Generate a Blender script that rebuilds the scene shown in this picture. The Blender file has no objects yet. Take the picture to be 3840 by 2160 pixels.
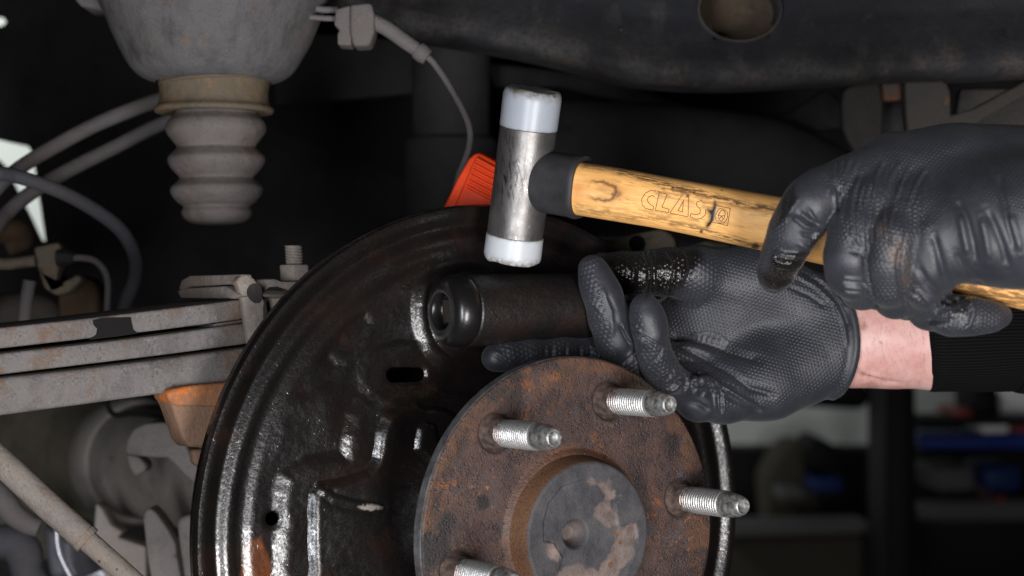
import bpy, bmesh, math, random
import numpy as np
from mathutils import Vector, Matrix
from mathutils.bvhtree import BVHTree

S = bpy.context.scene
COL = S.collection
random.seed(4)
RNG = np.random.default_rng(7)

# ------------------------------------------------------------------ camera, world, lights, exposure
F = 6854.0                                   # focal length in pixels of a 3840 wide picture
cam = bpy.data.cameras.new("camera")
cam.sensor_width = 36.0
cam.lens = F / 3840 * 36.0
cam.clip_start, cam.clip_end = 0.02, 50
cam.dof.use_dof = True
cam.dof.focus_distance = 0.815
cam.dof.aperture_fstop = 9.0
co = bpy.data.objects.new("camera", cam)
COL.objects.link(co)
co.rotation_euler = (math.pi / 2, 0, 0)
S.camera = co

w = bpy.data.worlds.new("World")
S.world = w
w.use_nodes = True
bg = w.node_tree.nodes["Background"]
bg.inputs[0].default_value = (0.80, 0.88, 1.0, 1)
bg.inputs[1].default_value = 0.009


def lamp(name, loc, target, size, power, color=(1, 1, 1), size_y=None, spread=180):
    l = bpy.data.lights.new(name, 'AREA')
    l.shape = 'RECTANGLE'
    l.size, l.size_y = size, size_y or size
    l.energy, l.color = power, color
    l.spread = math.radians(spread)
    o = bpy.data.objects.new(name, l)
    COL.objects.link(o)
    o.location = loc
    o.rotation_euler = (Vector(target) - Vector(loc)).to_track_quat('-Z', 'Y').to_euler()
    return o


lamp("work_lamp", (0.27, -0.06, -0.30), (0.03, 0.84, -0.04), 0.20, 9.6, (1.0, 0.975, 0.97), 0.42)
lamp("inspection_lamp", (-0.22, -0.10, -0.13), (-0.08, 0.90, -0.04), 0.16, 7.6, (0.93, 0.95, 1.0), 0.50)
lamp("workshop_ceiling_lamp", (-1.5, 2.3, 1.2), (-1.15, 3.6, 0.2), 0.6, 15, (0.95, 1.0, 0.97), 0.3, 110)
S.view_settings.view_transform = 'Standard'
S.view_settings.look = 'None'
S.view_settings.exposure = 0.0
S.view_settings.gamma = 1.0
S.cycles.use_denoising = True
S.cycles.max_bounces = 6
S.cycles.sample_clamp_indirect = 4.0
try:
    S.cycles.denoising_prefilter = 'ACCURATE'
except Exception:
    pass

# ------------------------------------------------------------------ points
K = 3840 / 2576


def P(x, y, d):
    return np.array([(x - 1920) * d / F, d, (1080 - y) * d / F])


def P2(x, y, d):
    return P(x * K, y * K, d)


def Z(x0, y0, sc):
    """reader of a measured detail view: its pixel to photograph pixel"""
    return lambda x, y: (x0 + x / sc, y0 + y / sc)


def unit(a):
    a = np.asarray(a, float)
    return a / np.linalg.norm(a)


def proj(V):
    return np.stack([1920 + F * V[:, 0] / V[:, 1], 1080 - F * V[:, 2] / V[:, 1]], 1)


# frame of the wheel hub: un = out of the wheel, uu = along the car, uv = up
un = unit([0.5457, -0.8379, 0.0140])
uu = unit(np.cross([0, 0, 1.0], un))
uv = np.cross(un, uu)
HUB = P(2152.2, 1999.2, 0.8)
PLATE = HUB - 0.0016 * uu - 0.0012 * uv - 0.0681 * un


def on_plane(px, py, off, base=PLATE):
    """point seen at a pixel on a plane parallel to the plate, off metres out of it"""
    ray = P(px, py, 1.0)
    return ray * (un @ (base + off * un)) / (un @ ray)


def to_plate(pts):
    out = []
    for (x, y) in pts:
        q = on_plane(x, y, 0.0035) - PLATE
        out.append((q @ uu, q @ uv))
    return np.array(out)


def to_hub(pts, off=0.0):
    out = []
    for (x, y) in pts:
        q = on_plane(x, y, off, HUB) - HUB
        out.append((q @ uu, q @ uv))
    return np.array(out)


# ------------------------------------------------------------------ numeric helpers
def sstep(a, b, x):
    t = np.clip((x - a) / (b - a), 0, 1)
    return t * t * (3 - 2 * t)


def poly_sdf(pts, poly):
    """signed distance of 2-D points to a closed polygon, negative inside"""
    poly = np.asarray(poly, float)
    d = np.full(len(pts), 1e9)
    inside = np.zeros(len(pts), bool)
    n = len(poly)
    for i in range(n):
        a, b = poly[i], poly[(i + 1) % n]
        e = b - a
        wv = pts - a
        t = np.clip((wv @ e) / (e @ e + 1e-20), 0, 1)
        d = np.minimum(d, np.hypot(*(wv - t[:, None] * e).T))
        c = (a[1] > pts[:, 1]) != (b[1] > pts[:, 1])
        with np.errstate(divide='ignore', invalid='ignore'):
            xi = (b[0] - a[0]) * (pts[:, 1] - a[1]) / (b[1] - a[1]) + a[0]
        inside ^= c & (pts[:, 0] < xi)
    return np.where(inside, -d, d)


def line_dist(pts, line):
    line = np.asarray(line, float)
    d = np.full(len(pts), 1e9)
    for a, b in zip(line[:-1], line[1:]):
        e = b - a
        wv = pts - a
        t = np.clip((wv @ e) / (e @ e + 1e-20), 0, 1)
        d = np.minimum(d, np.hypot(*(wv - t[:, None] * e).T))
    return d


_tab = RNG.random((32, 32, 32))


def vnoise(Pn):
    """smooth value noise in 0..1 on an N x 3 array"""
    i = np.floor(Pn).astype(int)
    f = Pn - i
    f = f * f * (3 - 2 * f)
    i &= 31
    j = (i + 1) & 31
    g = lambda a, b, c: _tab[a, b, c]
    x0, y0, z0 = i.T
    x1, y1, z1 = j.T
    fx, fy, fz = f.T
    a = g(x0, y0, z0) * (1 - fx) + g(x1, y0, z0) * fx
    b = g(x0, y1, z0) * (1 - fx) + g(x1, y1, z0) * fx
    c = g(x0, y0, z1) * (1 - fx) + g(x1, y0, z1) * fx
    d = g(x0, y1, z1) * (1 - fx) + g(x1, y1, z1) * fx
    return (a * (1 - fy) + b * fy) * (1 - fz) + (c * (1 - fy) + d * fy) * fz


def fbm(Pn, octaves=3):
    s, a, t = 0, 1.0, 0
    for k in range(octaves):
        s = s + a * vnoise(Pn * 2 ** k + 7.3 * k)
        t += a
        a *= 0.5
    return s / t


# ------------------------------------------------------------------ mesh helpers
def spline(pts, n):
    """Catmull-Rom through rows of pts (any width), n samples"""
    pts = np.asarray(pts, float)
    p = np.vstack([2 * pts[0] - pts[1], pts, 2 * pts[-1] - pts[-2]])
    m = len(pts) - 1
    t = np.linspace(0, m - 1e-9, n)
    i = np.floor(t).astype(int)
    f = (t - i)[:, None]
    a, b, c, d = p[i], p[i + 1], p[i + 2], p[i + 3]
    return 0.5 * (2 * b + (c - a) * f + (2 * a - 5 * b + 4 * c - d) * f ** 2 + (3 * b - a - 3 * c + d) * f ** 3)


def grid_faces(nr, nc, wrap):
    r = np.arange(nr - 1)[:, None]
    c = np.arange(nc if wrap else nc - 1)[None, :]
    c2 = (c + 1) % nc
    return np.stack([r * nc + c, r * nc + c2, (r + 1) * nc + c2, (r + 1) * nc + c], -1).reshape(-1, 4)


def lathe(profile, C, ax, seg=64, xdir=None, sub=0):
    """profile rows (radius, height along ax)"""
    ax = unit(ax)
    if xdir is None:
        xdir = np.cross(ax, [0, 1, 0]) if abs(ax[1]) < 0.9 else np.cross(ax, [1, 0, 0])
    xd = unit(xdir - ax * (ax @ xdir))
    yd = np.cross(ax, xd)
    pr = np.asarray(profile, float)
    if sub:
        pr = spline(pr, sub)
        pr[:, 0] = np.maximum(pr[:, 0], 1e-6)
    t = np.linspace(0, 2 * np.pi, seg, endpoint=False)
    ring = np.cos(t)[:, None] * xd + np.sin(t)[:, None] * yd
    V = C + pr[:, 0][:, None, None] * ring[None] + pr[:, 1][:, None, None] * ax
    Fc = grid_faces(len(pr), seg, True)
    return V.reshape(-1, 3), Fc


def tube(pts, rad, seg=20, n=60, oval=None, ref=(0, 0, 1), caps=True, smooth=True):
    """swept tube; rad scalar or one per point; oval = list of (half height, half thickness) multipliers"""
    pts = np.asarray(pts, float)
    rad = np.full(len(pts), rad) if np.isscalar(rad) else np.asarray(rad, float)
    rows = np.hstack([pts, rad[:, None]])
    if smooth and len(pts) > 2:
        rows = spline(rows, n)
    else:
        seglen = np.r_[0, np.cumsum(np.linalg.norm(np.diff(pts, axis=0), axis=1))]
        tt = np.linspace(0, seglen[-1], n)
        rows = np.stack([np.interp(tt, seglen, rows[:, k]) for k in range(4)], 1)
    p, r = rows[:, :3], rows[:, 3]
    tan = np.gradient(p, axis=0)
    tan /= np.linalg.norm(tan, axis=1)[:, None]
    up = np.asarray(ref, float)
    ups = []
    for k in range(len(p)):
        up = up - tan[k] * (up @ tan[k])
        if np.linalg.norm(up) < 1e-6:
            up = np.cross(tan[k], [0.3, 0.5, 0.8])
        up = unit(up)
        ups.append(up)
    ups = np.array(ups)
    sid = np.cross(tan, ups)
    t = np.linspace(0, 2 * np.pi, seg, endpoint=False)
    a, b = oval or (1, 1)
    V = p[:, None] + r[:, None, None] * (a * np.cos(t)[None, :, None] * ups[:, None] + b * np.sin(t)[None, :, None] * sid[:, None])
    V = V.reshape(-1, 3)
    Fc = [tuple(f) for f in grid_faces(len(p), seg, True)[:, ::-1]]
    if caps:
        Fc.append(tuple(range(seg)))
        Fc.append(tuple(range((len(p) - 1) * seg, len(p) * seg))[::-1])
    return V, Fc


def prism(front, vec, bevel=0.0, segs=2):
    """closed solid from a planar outline pushed along vec"""
    bm = bmesh.new()
    vs = [bm.verts.new(p) for p in front]
    f = bm.faces.new(vs)
    r = bmesh.ops.extrude_face_region(bm, geom=[f])
    nv = [g for g in r['geom'] if isinstance(g, bmesh.types.BMVert)]
    bmesh.ops.translate(bm, verts=nv, vec=Vector(vec))
    bmesh.ops.recalc_face_normals(bm, faces=bm.faces)
    if bevel:
        bmesh.ops.bevel(bm, geom=list(bm.edges), offset=bevel, segments=segs, affect='EDGES', profile=0.5, clamp_overlap=True)
    bmesh.ops.triangulate(bm, faces=[f for f in bm.faces if len(f.verts) > 4])
    bm.verts.index_update()
    V = np.array([v.co[:] for v in bm.verts])
    Fc = [tuple(v.index for v in f.verts) for f in bm.faces]
    bm.free()
    return V, Fc


def boxm(c, hx, hy, hz, bevel=0.002, rot=None):
    """box with half sizes, optional 3x3 axes rows"""
    ax = np.eye(3) if rot is None else np.asarray(rot)
    c = np.asarray(c, float)
    q = [c + sx * hx * ax[0] - hy * ax[1] + sz * hz * ax[2] for sx, sz in ((-1, -1), (1, -1), (1, 1), (-1, 1))]
    return prism(q, 2 * hy * ax[1], bevel)


def join(*parts):
    V, Fc, n = [], [], 0
    for v, f in parts:
        V.append(v)
        Fc += [tuple(int(i) + n for i in q) for q in f]
        n += len(v)
    return np.vstack(V), Fc


MATS = {}


def make(name, VF, mat, parent=None, angle=40, origin=None, attrs=None):
    """one mesh object; vertices come in world space"""
    V, Fc = VF
    V = np.asarray(V, float)
    base = np.zeros(3)
    q = parent
    while q is not None:
        base += np.array(q.location)
        q = q.parent
    if origin is None:
        origin = base if parent is not None else V.mean(0)
    L = V - origin
    me = bpy.data.meshes.new(name)
    if isinstance(Fc, np.ndarray):
        me.vertices.add(len(L))
        me.vertices.foreach_set("co", L.astype(np.float32).ravel())
        n, k = Fc.shape
        me.loops.add(n * k)
        me.polygons.add(n)
        me.loops.foreach_set("vertex_index", Fc.astype(np.int32).ravel())
        me.polygons.foreach_set("loop_start", np.arange(0, n * k, k, dtype=np.int32))
        me.update(calc_edges=True)
        me.validate()
    else:
        me.from_pydata(L.tolist(), [], Fc)
    me.update()
    me.shade_smooth()
    if angle < 180:
        me.set_sharp_from_angle(angle=math.radians(angle))
    for k, a in (attrs or {}).items():
        a = np.asarray(a, np.float32)
        if a.ndim == 1:
            at = me.attributes.new(k, 'FLOAT', 'POINT')
            at.data.foreach_set("value", a)
        else:
            at = me.attributes.new(k, 'FLOAT_VECTOR', 'POINT')
            at.data.foreach_set("vector", a.ravel())
    me.materials.append(MATS[mat] if isinstance(mat, str) else mat)
    o = bpy.data.objects.new(name, me)
    COL.objects.link(o)
    o.parent = parent
    o.location = np.asarray(origin) - base
    return o


def tag(o, label, cat, group=None):
    o["label"], o["category"] = label, cat
    if group:
        o["group"] = group
    return o


def thing(name, label, cat, loc, group=None):
    o = bpy.data.objects.new(name, None)
    o.empty_display_size = 0.02
    COL.objects.link(o)
    o.location = loc
    return tag(o, label, cat, group)


def copy_part(o, offset):
    c = o.copy()
    COL.objects.link(c)
    c.location = np.array(o.location) + offset
    for ch in list(o.children):
        d = ch.copy()
        COL.objects.link(d)
        d.parent = c
    return c


# ------------------------------------------------------------------ implicit surfaces (gloves, skin)
def smin(a, b, k):
    h = np.clip(0.5 + 0.5 * (b - a) / k, 0, 1)
    return b * (1 - h) + a * h - k * h * (1 - h)


def cone(p, a, b, ra, rb):
    e = b - a
    t = np.clip(((p - a) @ e) / (e @ e + 1e-12), 0, 1)
    q = p - a - t[:, None] * e
    return np.sqrt((q * q).sum(1)) - (ra + (rb - ra) * t)


def surface_net(f, lo, hi, h):
    lo, hi = np.asarray(lo), np.asarray(hi)
    nb = np.ceil((hi - lo) / (4 * h)).astype(int) + 1
    n = nb * 4
    g = np.stack(np.meshgrid(*[np.arange(k) for k in nb], indexing='ij'), -1).reshape(-1, 3)
    ce = lo + (g * 4 + 1.5) * h
    cv = f(ce)
    D = np.repeat(np.repeat(np.repeat(cv.reshape(nb), 4, 0), 4, 1), 4, 2)
    act = g[np.abs(cv) < 7.5 * h]
    off = np.stack(np.meshgrid(*[np.arange(4)] * 3, indexing='ij'), -1).reshape(-1, 3)
    idx = (act[:, None] * 4 + off[None]).reshape(-1, 3)
    vals = np.concatenate([f(lo + q * h) for q in np.array_split(idx, max(1, len(idx) // 200000))])
    D[idx[:, 0], idx[:, 1], idx[:, 2]] = vals
    Sg = D < 0
    cnt = sum(Sg[a:n[0] - 1 + a, b:n[1] - 1 + b, c:n[2] - 1 + c].astype(np.int8) for a in (0, 1) for b in (0, 1) for c in (0, 1))
    cells = np.argwhere((cnt > 0) & (cnt < 8))
    cor = np.array([(a, b, c) for a in (0, 1) for b in (0, 1) for c in (0, 1)])
    cvl = np.stack([D[tuple((cells + k).T)] for k in cor], 1)
    acc = np.zeros((len(cells), 3))
    num = np.zeros(len(cells))
    for i in range(8):
        for j in range(i + 1, 8):
            if np.abs(cor[i] - cor[j]).sum() == 1:
                a, b = cvl[:, i], cvl[:, j]
                m = (a < 0) != (b < 0)
                t = np.where(m, a / (a - b + 1e-30), 0)
                acc += m[:, None] * (cor[i] + t[:, None] * (cor[j] - cor[i]))
                num += m
    V = lo + (cells + acc / num[:, None]) * h
    ids = np.full(tuple(n), -1)
    ids[tuple(cells.T)] = np.arange(len(cells))
    faces = []
    for ax in range(3):
        e = np.zeros(3, int)
        e[ax] = 1
        o1, o2 = np.zeros(3, int), np.zeros(3, int)
        o1[(ax + 1) % 3] = 1
        o2[(ax + 2) % 3] = 1
        A = Sg[:n[0] - e[0], :n[1] - e[1], :n[2] - e[2]]
        B = Sg[e[0]:, e[1]:, e[2]:]
        pt = np.argwhere(A != B)
        pt = pt[(pt > 0).all(1)]
        fl = A[tuple(pt.T)]
        q = np.stack([ids[tuple((pt - o1 - o2).T)], ids[tuple((pt - o2).T)], ids[tuple(pt.T)], ids[tuple((pt - o1).T)]], 1)
        q[~fl] = q[~fl][:, ::-1]
        faces.append(q[(q >= 0).all(1)])
    Fc = np.vstack(faces)
    for _ in range(3):
        G, v0 = grad(f, V, h * 0.5)
        V = V - 0.8 * v0[:, None] * G / np.maximum((G * G).sum(1), 0.2)[:, None]
    return V, Fc


def grad(f, V, e):
    v0 = f(V)
    G = np.stack([f(V + e * d) - v0 for d in np.eye(3)], 1) / e
    return G, v0


def normals(V, Fc):
    q = V[Fc]
    fn = np.cross(q[:, 2] - q[:, 0], q[:, 3] - q[:, 1])
    N = np.zeros_like(V)
    for k in range(4):
        np.add.at(N, Fc[:, k], fn)
    return N / np.maximum(np.linalg.norm(N, axis=1), 1e-12)[:, None]


# ------------------------------------------------------------------ material helpers
class Mat:
    def __init__(s, name, base=(0.5, 0.5, 0.5), rough=0.5, metal=0.0):
        m = bpy.data.materials.new(name)
        m.use_nodes = True
        s.m, s.nt = m, m.node_tree
        s.b = s.nt.nodes["Principled BSDF"]
        s.set("Base Color", base)
        s.set("Roughness", rough)
        s.set("Metallic", metal)
        s.tc = s.nt.nodes.new("ShaderNodeTexCoord")
        MATS[name] = m

    def set(s, key, v):
        sock = s.b.inputs[key]
        if isinstance(v, bpy.types.NodeSocket):
            s.nt.links.new(v, sock)
        elif isinstance(v, (tuple, list)) and len(v) == 3 and sock.type == 'RGBA':
            sock.default_value = (*v, 1)
        else:
            sock.default_value = v
        return s

    def put(s, sock, v):
        if isinstance(v, bpy.types.NodeSocket):
            s.nt.links.new(v, sock)
        elif isinstance(v, (int, float)) and sock.type == 'RGBA':
            sock.default_value = (v, v, v, 1)
        elif isinstance(v, (tuple, list)) and sock.type == 'RGBA':
            sock.default_value = (*v, 1) if len(v) == 3 else v
        else:
            sock.default_value = v

    def obj(s, scale=(1, 1, 1), rot=(0, 0, 0), src=None):
        n = s.nt.nodes.new("ShaderNodeMapping")
        s.nt.links.new(src or s.tc.outputs["Object"], n.inputs[0])
        n.inputs["Scale"].default_value = scale
        n.inputs["Rotation"].default_value = rot
        return n.outputs[0]

    def noise(s, scale, detail=3, rough=0.55, vec=None, dist=0.0):
        n = s.nt.nodes.new("ShaderNodeTexNoise")
        s.nt.links.new(vec or s.tc.outputs["Object"], n.inputs["Vector"])
        n.inputs["Scale"].default_value = scale
        n.inputs["Detail"].default_value = detail
        n.inputs["Roughness"].default_value = rough
        n.inputs["Distortion"].default_value = dist
        return n.outputs[0]

    def voro(s, scale, feature='F1', vec=None, out="Distance"):
        n = s.nt.nodes.new("ShaderNodeTexVoronoi")
        n.feature = feature
        s.nt.links.new(vec or s.tc.outputs["Object"], n.inputs["Vector"])
        n.inputs["Scale"].default_value = scale
        return n.outputs[out]

    def attr(s, name, vec=False):
        n = s.nt.nodes.new("ShaderNodeAttribute")
        n.attribute_name = name
        return n.outputs["Vector" if vec else "Fac"]

    def math(s, op, a, b=None, c=None, clamp=False):
        n = s.nt.nodes.new("ShaderNodeMath")
        n.operation = op
        n.use_clamp = clamp
        s.put(n.inputs[0], a)
        if b is not None:
            s.put(n.inputs[1], b)
        if c is not None:
            s.put(n.inputs[2], c)
        return n.outputs[0]

    def dot(s, a, v):
        n = s.nt.nodes.new("ShaderNodeVectorMath")
        n.operation = 'DOT_PRODUCT'
        s.nt.links.new(a, n.inputs[0])
        n.inputs[1].default_value = v
        return n.outputs["Value"]

    def step(s, v, lo, hi, a=0.0, b=1.0):
        n = s.nt.nodes.new("ShaderNodeMapRange")
        n.interpolation_type = 'SMOOTHSTEP'
        s.put(n.inputs[0], v)
        for i, q in enumerate((lo, hi, a, b)):
            n.inputs[1 + i].default_value = q
        return n.outputs[0]

    def ramp(s, fac, stops):
        n = s.nt.nodes.new("ShaderNodeValToRGB")
        s.put(n.inputs[0], fac)
        cr = n.color_ramp
        while len(cr.elements) < len(stops):
            cr.elements.new(0.5)
        for e, (p, c) in zip(cr.elements, stops):
            e.position, e.color = p, (*c, 1)
        return n.outputs[0]

    def mix(s, fac, a, b):
        n = s.nt.nodes.new("ShaderNodeMix")
        n.data_type = 'RGBA'
        s.put(n.inputs[0], fac)
        s.put(n.inputs[6], a)
        s.put(n.inputs[7], b)
        return n.outputs[2]

    def bump(s, height, dist=0.001, strength=1.0, normal=None):
        n = s.nt.nodes.new("ShaderNodeBump")
        n.inputs["Strength"].default_value = strength
        n.inputs["Distance"].default_value = dist
        s.put(n.inputs["Height"], height)
        if normal is not None:
            s.nt.links.new(normal, n.inputs["Normal"])
        return n.outputs[0]


def dusty(name, base, rust=(0.16, 0.065, 0.022), rust_amt=0.35, dark=0.4, grain=900, rough=0.85, bump=0.0005, spots=True, gs=1.0, streak=0.0):
    """dusty, lightly rusted underbody metal or rubber"""
    m = Mat(name, base, rough)
    d = tuple(c * dark for c in base)
    l = tuple(min(1, c * 1.28) for c in base)
    k1 = m.noise(38, 6, 0.68)
    c = m.ramp(k1, [(0.28, d), (0.46, base), (0.74, l)])
    c = m.mix(m.step(m.noise(16, 3, 0.6), 0.45, 0.66, 0, 0.45), c, (base[0] * 0.92, base[1] * 0.80, base[2] * 0.66))
    if streak:
        c = m.mix(m.step(m.noise(1.0, 4, 0.6, m.obj((120, 120, 14))), 0.50, 0.68, 0, streak), c, tuple(q * 0.45 for q in base))
    g = m.noise(grain, 3, 0.65)
    blot = m.step(m.noise(120, 3, 0.6), 0.38, 0.62, 0.25, 1.0)
    c = m.mix(m.math('MULTIPLY', m.step(g, 0.55, 0.72, 0, 0.42 * gs), blot), c, tuple(min(1, q * 1.8) for q in base))
    c = m.mix(m.math('MULTIPLY', m.step(g, 0.34, 0.46, 0.6 * gs, 0), blot), c, d)
    if rust_amt > 0:
        r = m.math('MULTIPLY', m.step(m.noise(55, 5, 0.7), 0.64 - 0.2 * rust_amt, 0.78 - 0.2 * rust_amt), m.step(m.noise(260, 3, 0.7), 0.35, 0.6, 0.25, 0.85))
        c = m.mix(r, c, rust)
    if spots:
        sp = m.step(m.voro(95), 0.07, 0.11, 0.75, 0)
        c = m.mix(m.math('MULTIPLY', sp, m.step(m.noise(30, 1), 0.5, 0.6)), c, (0.012, 0.011, 0.012))
    m.set("Base Color", c)
    m.set("Roughness", m.step(k1, 0.3, 0.7, rough - 0.22, min(1, rough + 0.05)))
    m.set("Normal", m.bump(m.math('ADD', g, m.math('MULTIPLY', m.noise(220, 3), 1.8)), bump, 0.6))
    m.set("Specular IOR Level", 0.25)
    return m


# ------------------------------------------------------------------ materials
# wet oily black paint of the backing plate
def oily(name, base, rough, bump_d, scale, coat=1.0, attrs=False):
    m = Mat(name, base, rough)
    n1 = m.noise(scale, 2, 0.5)
    n2 = m.noise(scale * 0.33, 3, 0.55)
    n3 = m.noise(60, 4, 0.6)
    big = m.noise(26, 5, 0.65)
    c = m.ramp(big, [(0.3, tuple(q * 0.6 for q in base)), (0.5, base), (0.72, (base[0] * 2.0, base[1] * 1.55, base[2] * 1.3))])
    c = m.mix(m.step(n3, 0.56, 0.72, 0, 0.40), c, (0.024, 0.010, 0.0055))
    wet = m.step(big, 0.40, 0.58)
    if attrs:
        r = m.attr("rust")
        rc = m.ramp(m.noise(240, 4, 0.7), [(0.3, (0.045, 0.015, 0.006)), (0.6, (0.12, 0.036, 0.011)), (0.8, (0.18, 0.065, 0.024))])
        c = m.mix(r, c, rc)
        c = m.mix(m.attr("chip"), c, (0.20, 0.18, 0.155))
    m.set("Base Color", c)
    # dark pinholes in the skin of oil break the shine into fine grain
    grain = m.step(n1, 0.36, 0.56)
    m.set("Roughness", m.mix(wet, rough + 0.08, rough))
    m.set("Specular IOR Level", m.math('MULTIPLY', m.mix(wet, 0.45, 0.8), m.step(grain, 0.0, 1.0, 0.50, 1.0)))
    m.set("Normal", m.bump(m.math('ADD', n1, m.math('MULTIPLY', n2, 2.2)), bump_d, 1.0))
    if coat:
        m.set("Coat Weight", m.math('MULTIPLY', m.step(m.noise(scale * 0.45, 2, 0.5), 0.56, 0.66), m.mix(wet, coat * 0.4, coat)))
        m.set("Coat Roughness", 0.07)
        m.set("Coat Normal", m.bump(m.math('ADD', m.noise(scale * 0.5, 2, 0.5), n2), bump_d * 6.0, 1.0))
    return m


oily("oily_plate", (0.0062, 0.0048, 0.0046), 0.25, 0.00007, 1000, 1.0, attrs=True)
oily("oily_tube", (0.0095, 0.0074, 0.0070), 0.40, 0.00016, 900, 0.45)
m = Mat("oily_cap", (0.007, 0.0062, 0.0062), 0.30)
m.set("Specular IOR Level", 0.4)
m.set("Normal", m.bump(m.noise(260, 3), 0.0002, 0.5))
m.set("Coat Weight", 0.15).set("Coat Roughness", 0.12)

# rusty hub face
m = Mat("hub_rust", (0.1, 0.05, 0.03), 0.75)
a = m.noise(46, 8, 0.72, dist=0.25)
b = m.noise(170, 6, 0.72)
f = m.noise(1250, 3, 0.65)
pit = m.step(m.voro(420), 0.10, 0.30)
c = m.ramp(a, [(0.30, (0.011, 0.0085, 0.0085)), (0.42, (0.034, 0.0205, 0.0185)), (0.51, (0.060, 0.031, 0.024)), (0.60, (0.056, 0.037, 0.034)), (0.72, (0.078, 0.057, 0.053))])
c = m.mix(m.math('MULTIPLY', m.step(b, 0.50, 0.60), m.step(m.noise(30, 4, 0.6), 0.45, 0.58)), c, (0.150, 0.053, 0.018))
c = m.mix(m.math('MULTIPLY', m.step(m.noise(300, 5, 0.75), 0.56, 0.64), m.step(m.noise(42, 4), 0.46, 0.6)), c, (0.22, 0.098, 0.040))
c = m.mix(m.math('MULTIPLY', m.step(m.noise(64, 5, 0.7), 0.56, 0.66), 0.8), c, (0.048, 0.041, 0.044))
spk = m.math('MULTIPLY', m.step(f, 0.49, 0.60), m.step(m.noise(75, 4, 0.65), 0.40, 0.60, 0.10, 0.95))
c = m.mix(spk, c, (0.013, 0.0095, 0.009))
c = m.mix(m.step(f, 0.28, 0.38, 0.35, 0), c, (0.17, 0.105, 0.07))
c = m.mix(m.attr("grime"), c, (0.013, 0.010, 0.009))
c = m.mix(m.attr("orange"), c, m.ramp(b, [(0.3, (0.045, 0.024, 0.017)), (0.6, (0.135, 0.058, 0.026))]))
m.set("Base Color", c)
m.set("Roughness", m.math('ADD', m.step(a, 0.35, 0.6, 0.42, 0.66), m.math('MULTIPLY', spk, 0.15)))
m.set("Normal", m.bump(m.math('ADD', m.math('ADD', f, m.math('MULTIPLY', b, 1.6)), m.math('MULTIPLY', pit, 0.7)), 0.00042, 0.9))

m = Mat("hub_rim", (0.12, 0.12, 0.125), 0.5, 0.4)
v = m.noise(500, 3, 0.6)
m.set("Base Color", m.ramp(m.noise(120, 4, 0.7), [(0.3, (0.05, 0.045, 0.045)), (0.55, (0.16, 0.155, 0.16)), (0.75, (0.22, 0.21, 0.21))]))
m.set("Normal", m.bump(v, 0.0003, 0.6))

m = Mat("hub_boss", (0.045, 0.043, 0.045), 0.7)
f = m.noise(1200, 3, 0.6)
c = m.ramp(m.noise(90, 5, 0.65), [(0.3, (0.020, 0.019, 0.021)), (0.5, (0.042, 0.040, 0.043)), (0.75, (0.075, 0.068, 0.068))])
pale = m.ramp(m.noise(160, 4, 0.6), [(0.3, (0.10, 0.068, 0.056)), (0.6, (0.185, 0.135, 0.115)), (0.8, (0.24, 0.185, 0.16))])
c = m.mix(m.attr("pale"), c, pale)
c = m.mix(m.attr("orange"), c, m.ramp(f, [(0.32, (0.050, 0.027, 0.017)), (0.6, (0.15, 0.068, 0.030))]))
c = m.mix(m.step(f, 0.58, 0.72, 0, 0.6), c, (0.012, 0.011, 0.012))
m.set("Base Color", c)
m.set("Normal", m.bump(m.math('ADD', f, m.noise(300, 3)), 0.0003, 0.7))

m = Mat("stud_steel", (0.46, 0.46, 0.45), 0.40, 0.75)
v = m.noise(320, 4, 0.65)
m.set("Base Color", m.mix(m.attr("groove"), m.ramp(v, [(0.28, (0.20, 0.17, 0.15)), (0.42, (0.44, 0.43, 0.42)), (0.68, (0.62, 0.62, 0.61))]), (0.018, 0.015, 0.014)))
c_ = m.b.inputs["Base Color"].links[0].from_socket
m.set("Base Color", m.mix(m.math('MULTIPLY', m.attr("root"), m.step(m.noise(330, 4, 0.7), 0.44, 0.60, 0.1, 0.9)), c_, (0.13, 0.062, 0.035)))
m.set("Roughness", m.step(v, 0.3, 0.7, 0.5, 0.33))
m.set("Normal", m.bump(m.noise(1500, 2), 0.0002, 0.5))
m = Mat("stud_nose", (0.3, 0.3, 0.29), 0.42, 0.7)
v = m.noise(380, 4, 0.7)
m.set("Base Color", m.ramp(v, [(0.33, (0.07, 0.066, 0.06)), (0.50, (0.26, 0.26, 0.25)), (0.66, (0.52, 0.52, 0.50))]))
m.set("Normal", m.bump(m.noise(700, 3), 0.0003, 0.6))
m = Mat("stud_shank", (0.07, 0.045, 0.035), 0.7, 0.2)
m.set("Base Color", m.ramp(m.noise(300, 4), [(0.35, (0.03, 0.02, 0.017)), (0.65, (0.115, 0.075, 0.06))]))

# hammer
m = Mat("hammer_steel", (0.2, 0.19, 0.18), 0.42, 0.85)
sv = m.obj((900, 900, 110))
sc = m.noise(1.0, 4, 0.7, sv)
c = m.ramp(m.noise(90, 5, 0.6), [(0.3, (0.165, 0.155, 0.148)), (0.6, (0.20, 0.192, 0.187)), (0.8, (0.23, 0.22, 0.21))])
c = m.mix(m.math('MULTIPLY', m.step(m.noise(1.0, 4, 0.7, m.obj((760, 760, 150))), 0.48, 0.62), m.attr("stain")), c, (0.03, 0.022, 0.018))
c = m.mix(m.math('MULTIPLY', m.step(sc, 0.62, 0.70), m.attr("scratch")), c, (0.62, 0.60, 0.58))
m.set("Base Color", c)
m.set("Roughness", m.step(m.noise(140, 4), 0.3, 0.7, 0.40, 0.50))
m.set("Normal", m.bump(m.math('ADD', m.noise(1600, 2), m.math('MULTIPLY', sc, 0.5)), 0.00008, 0.5))

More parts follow.
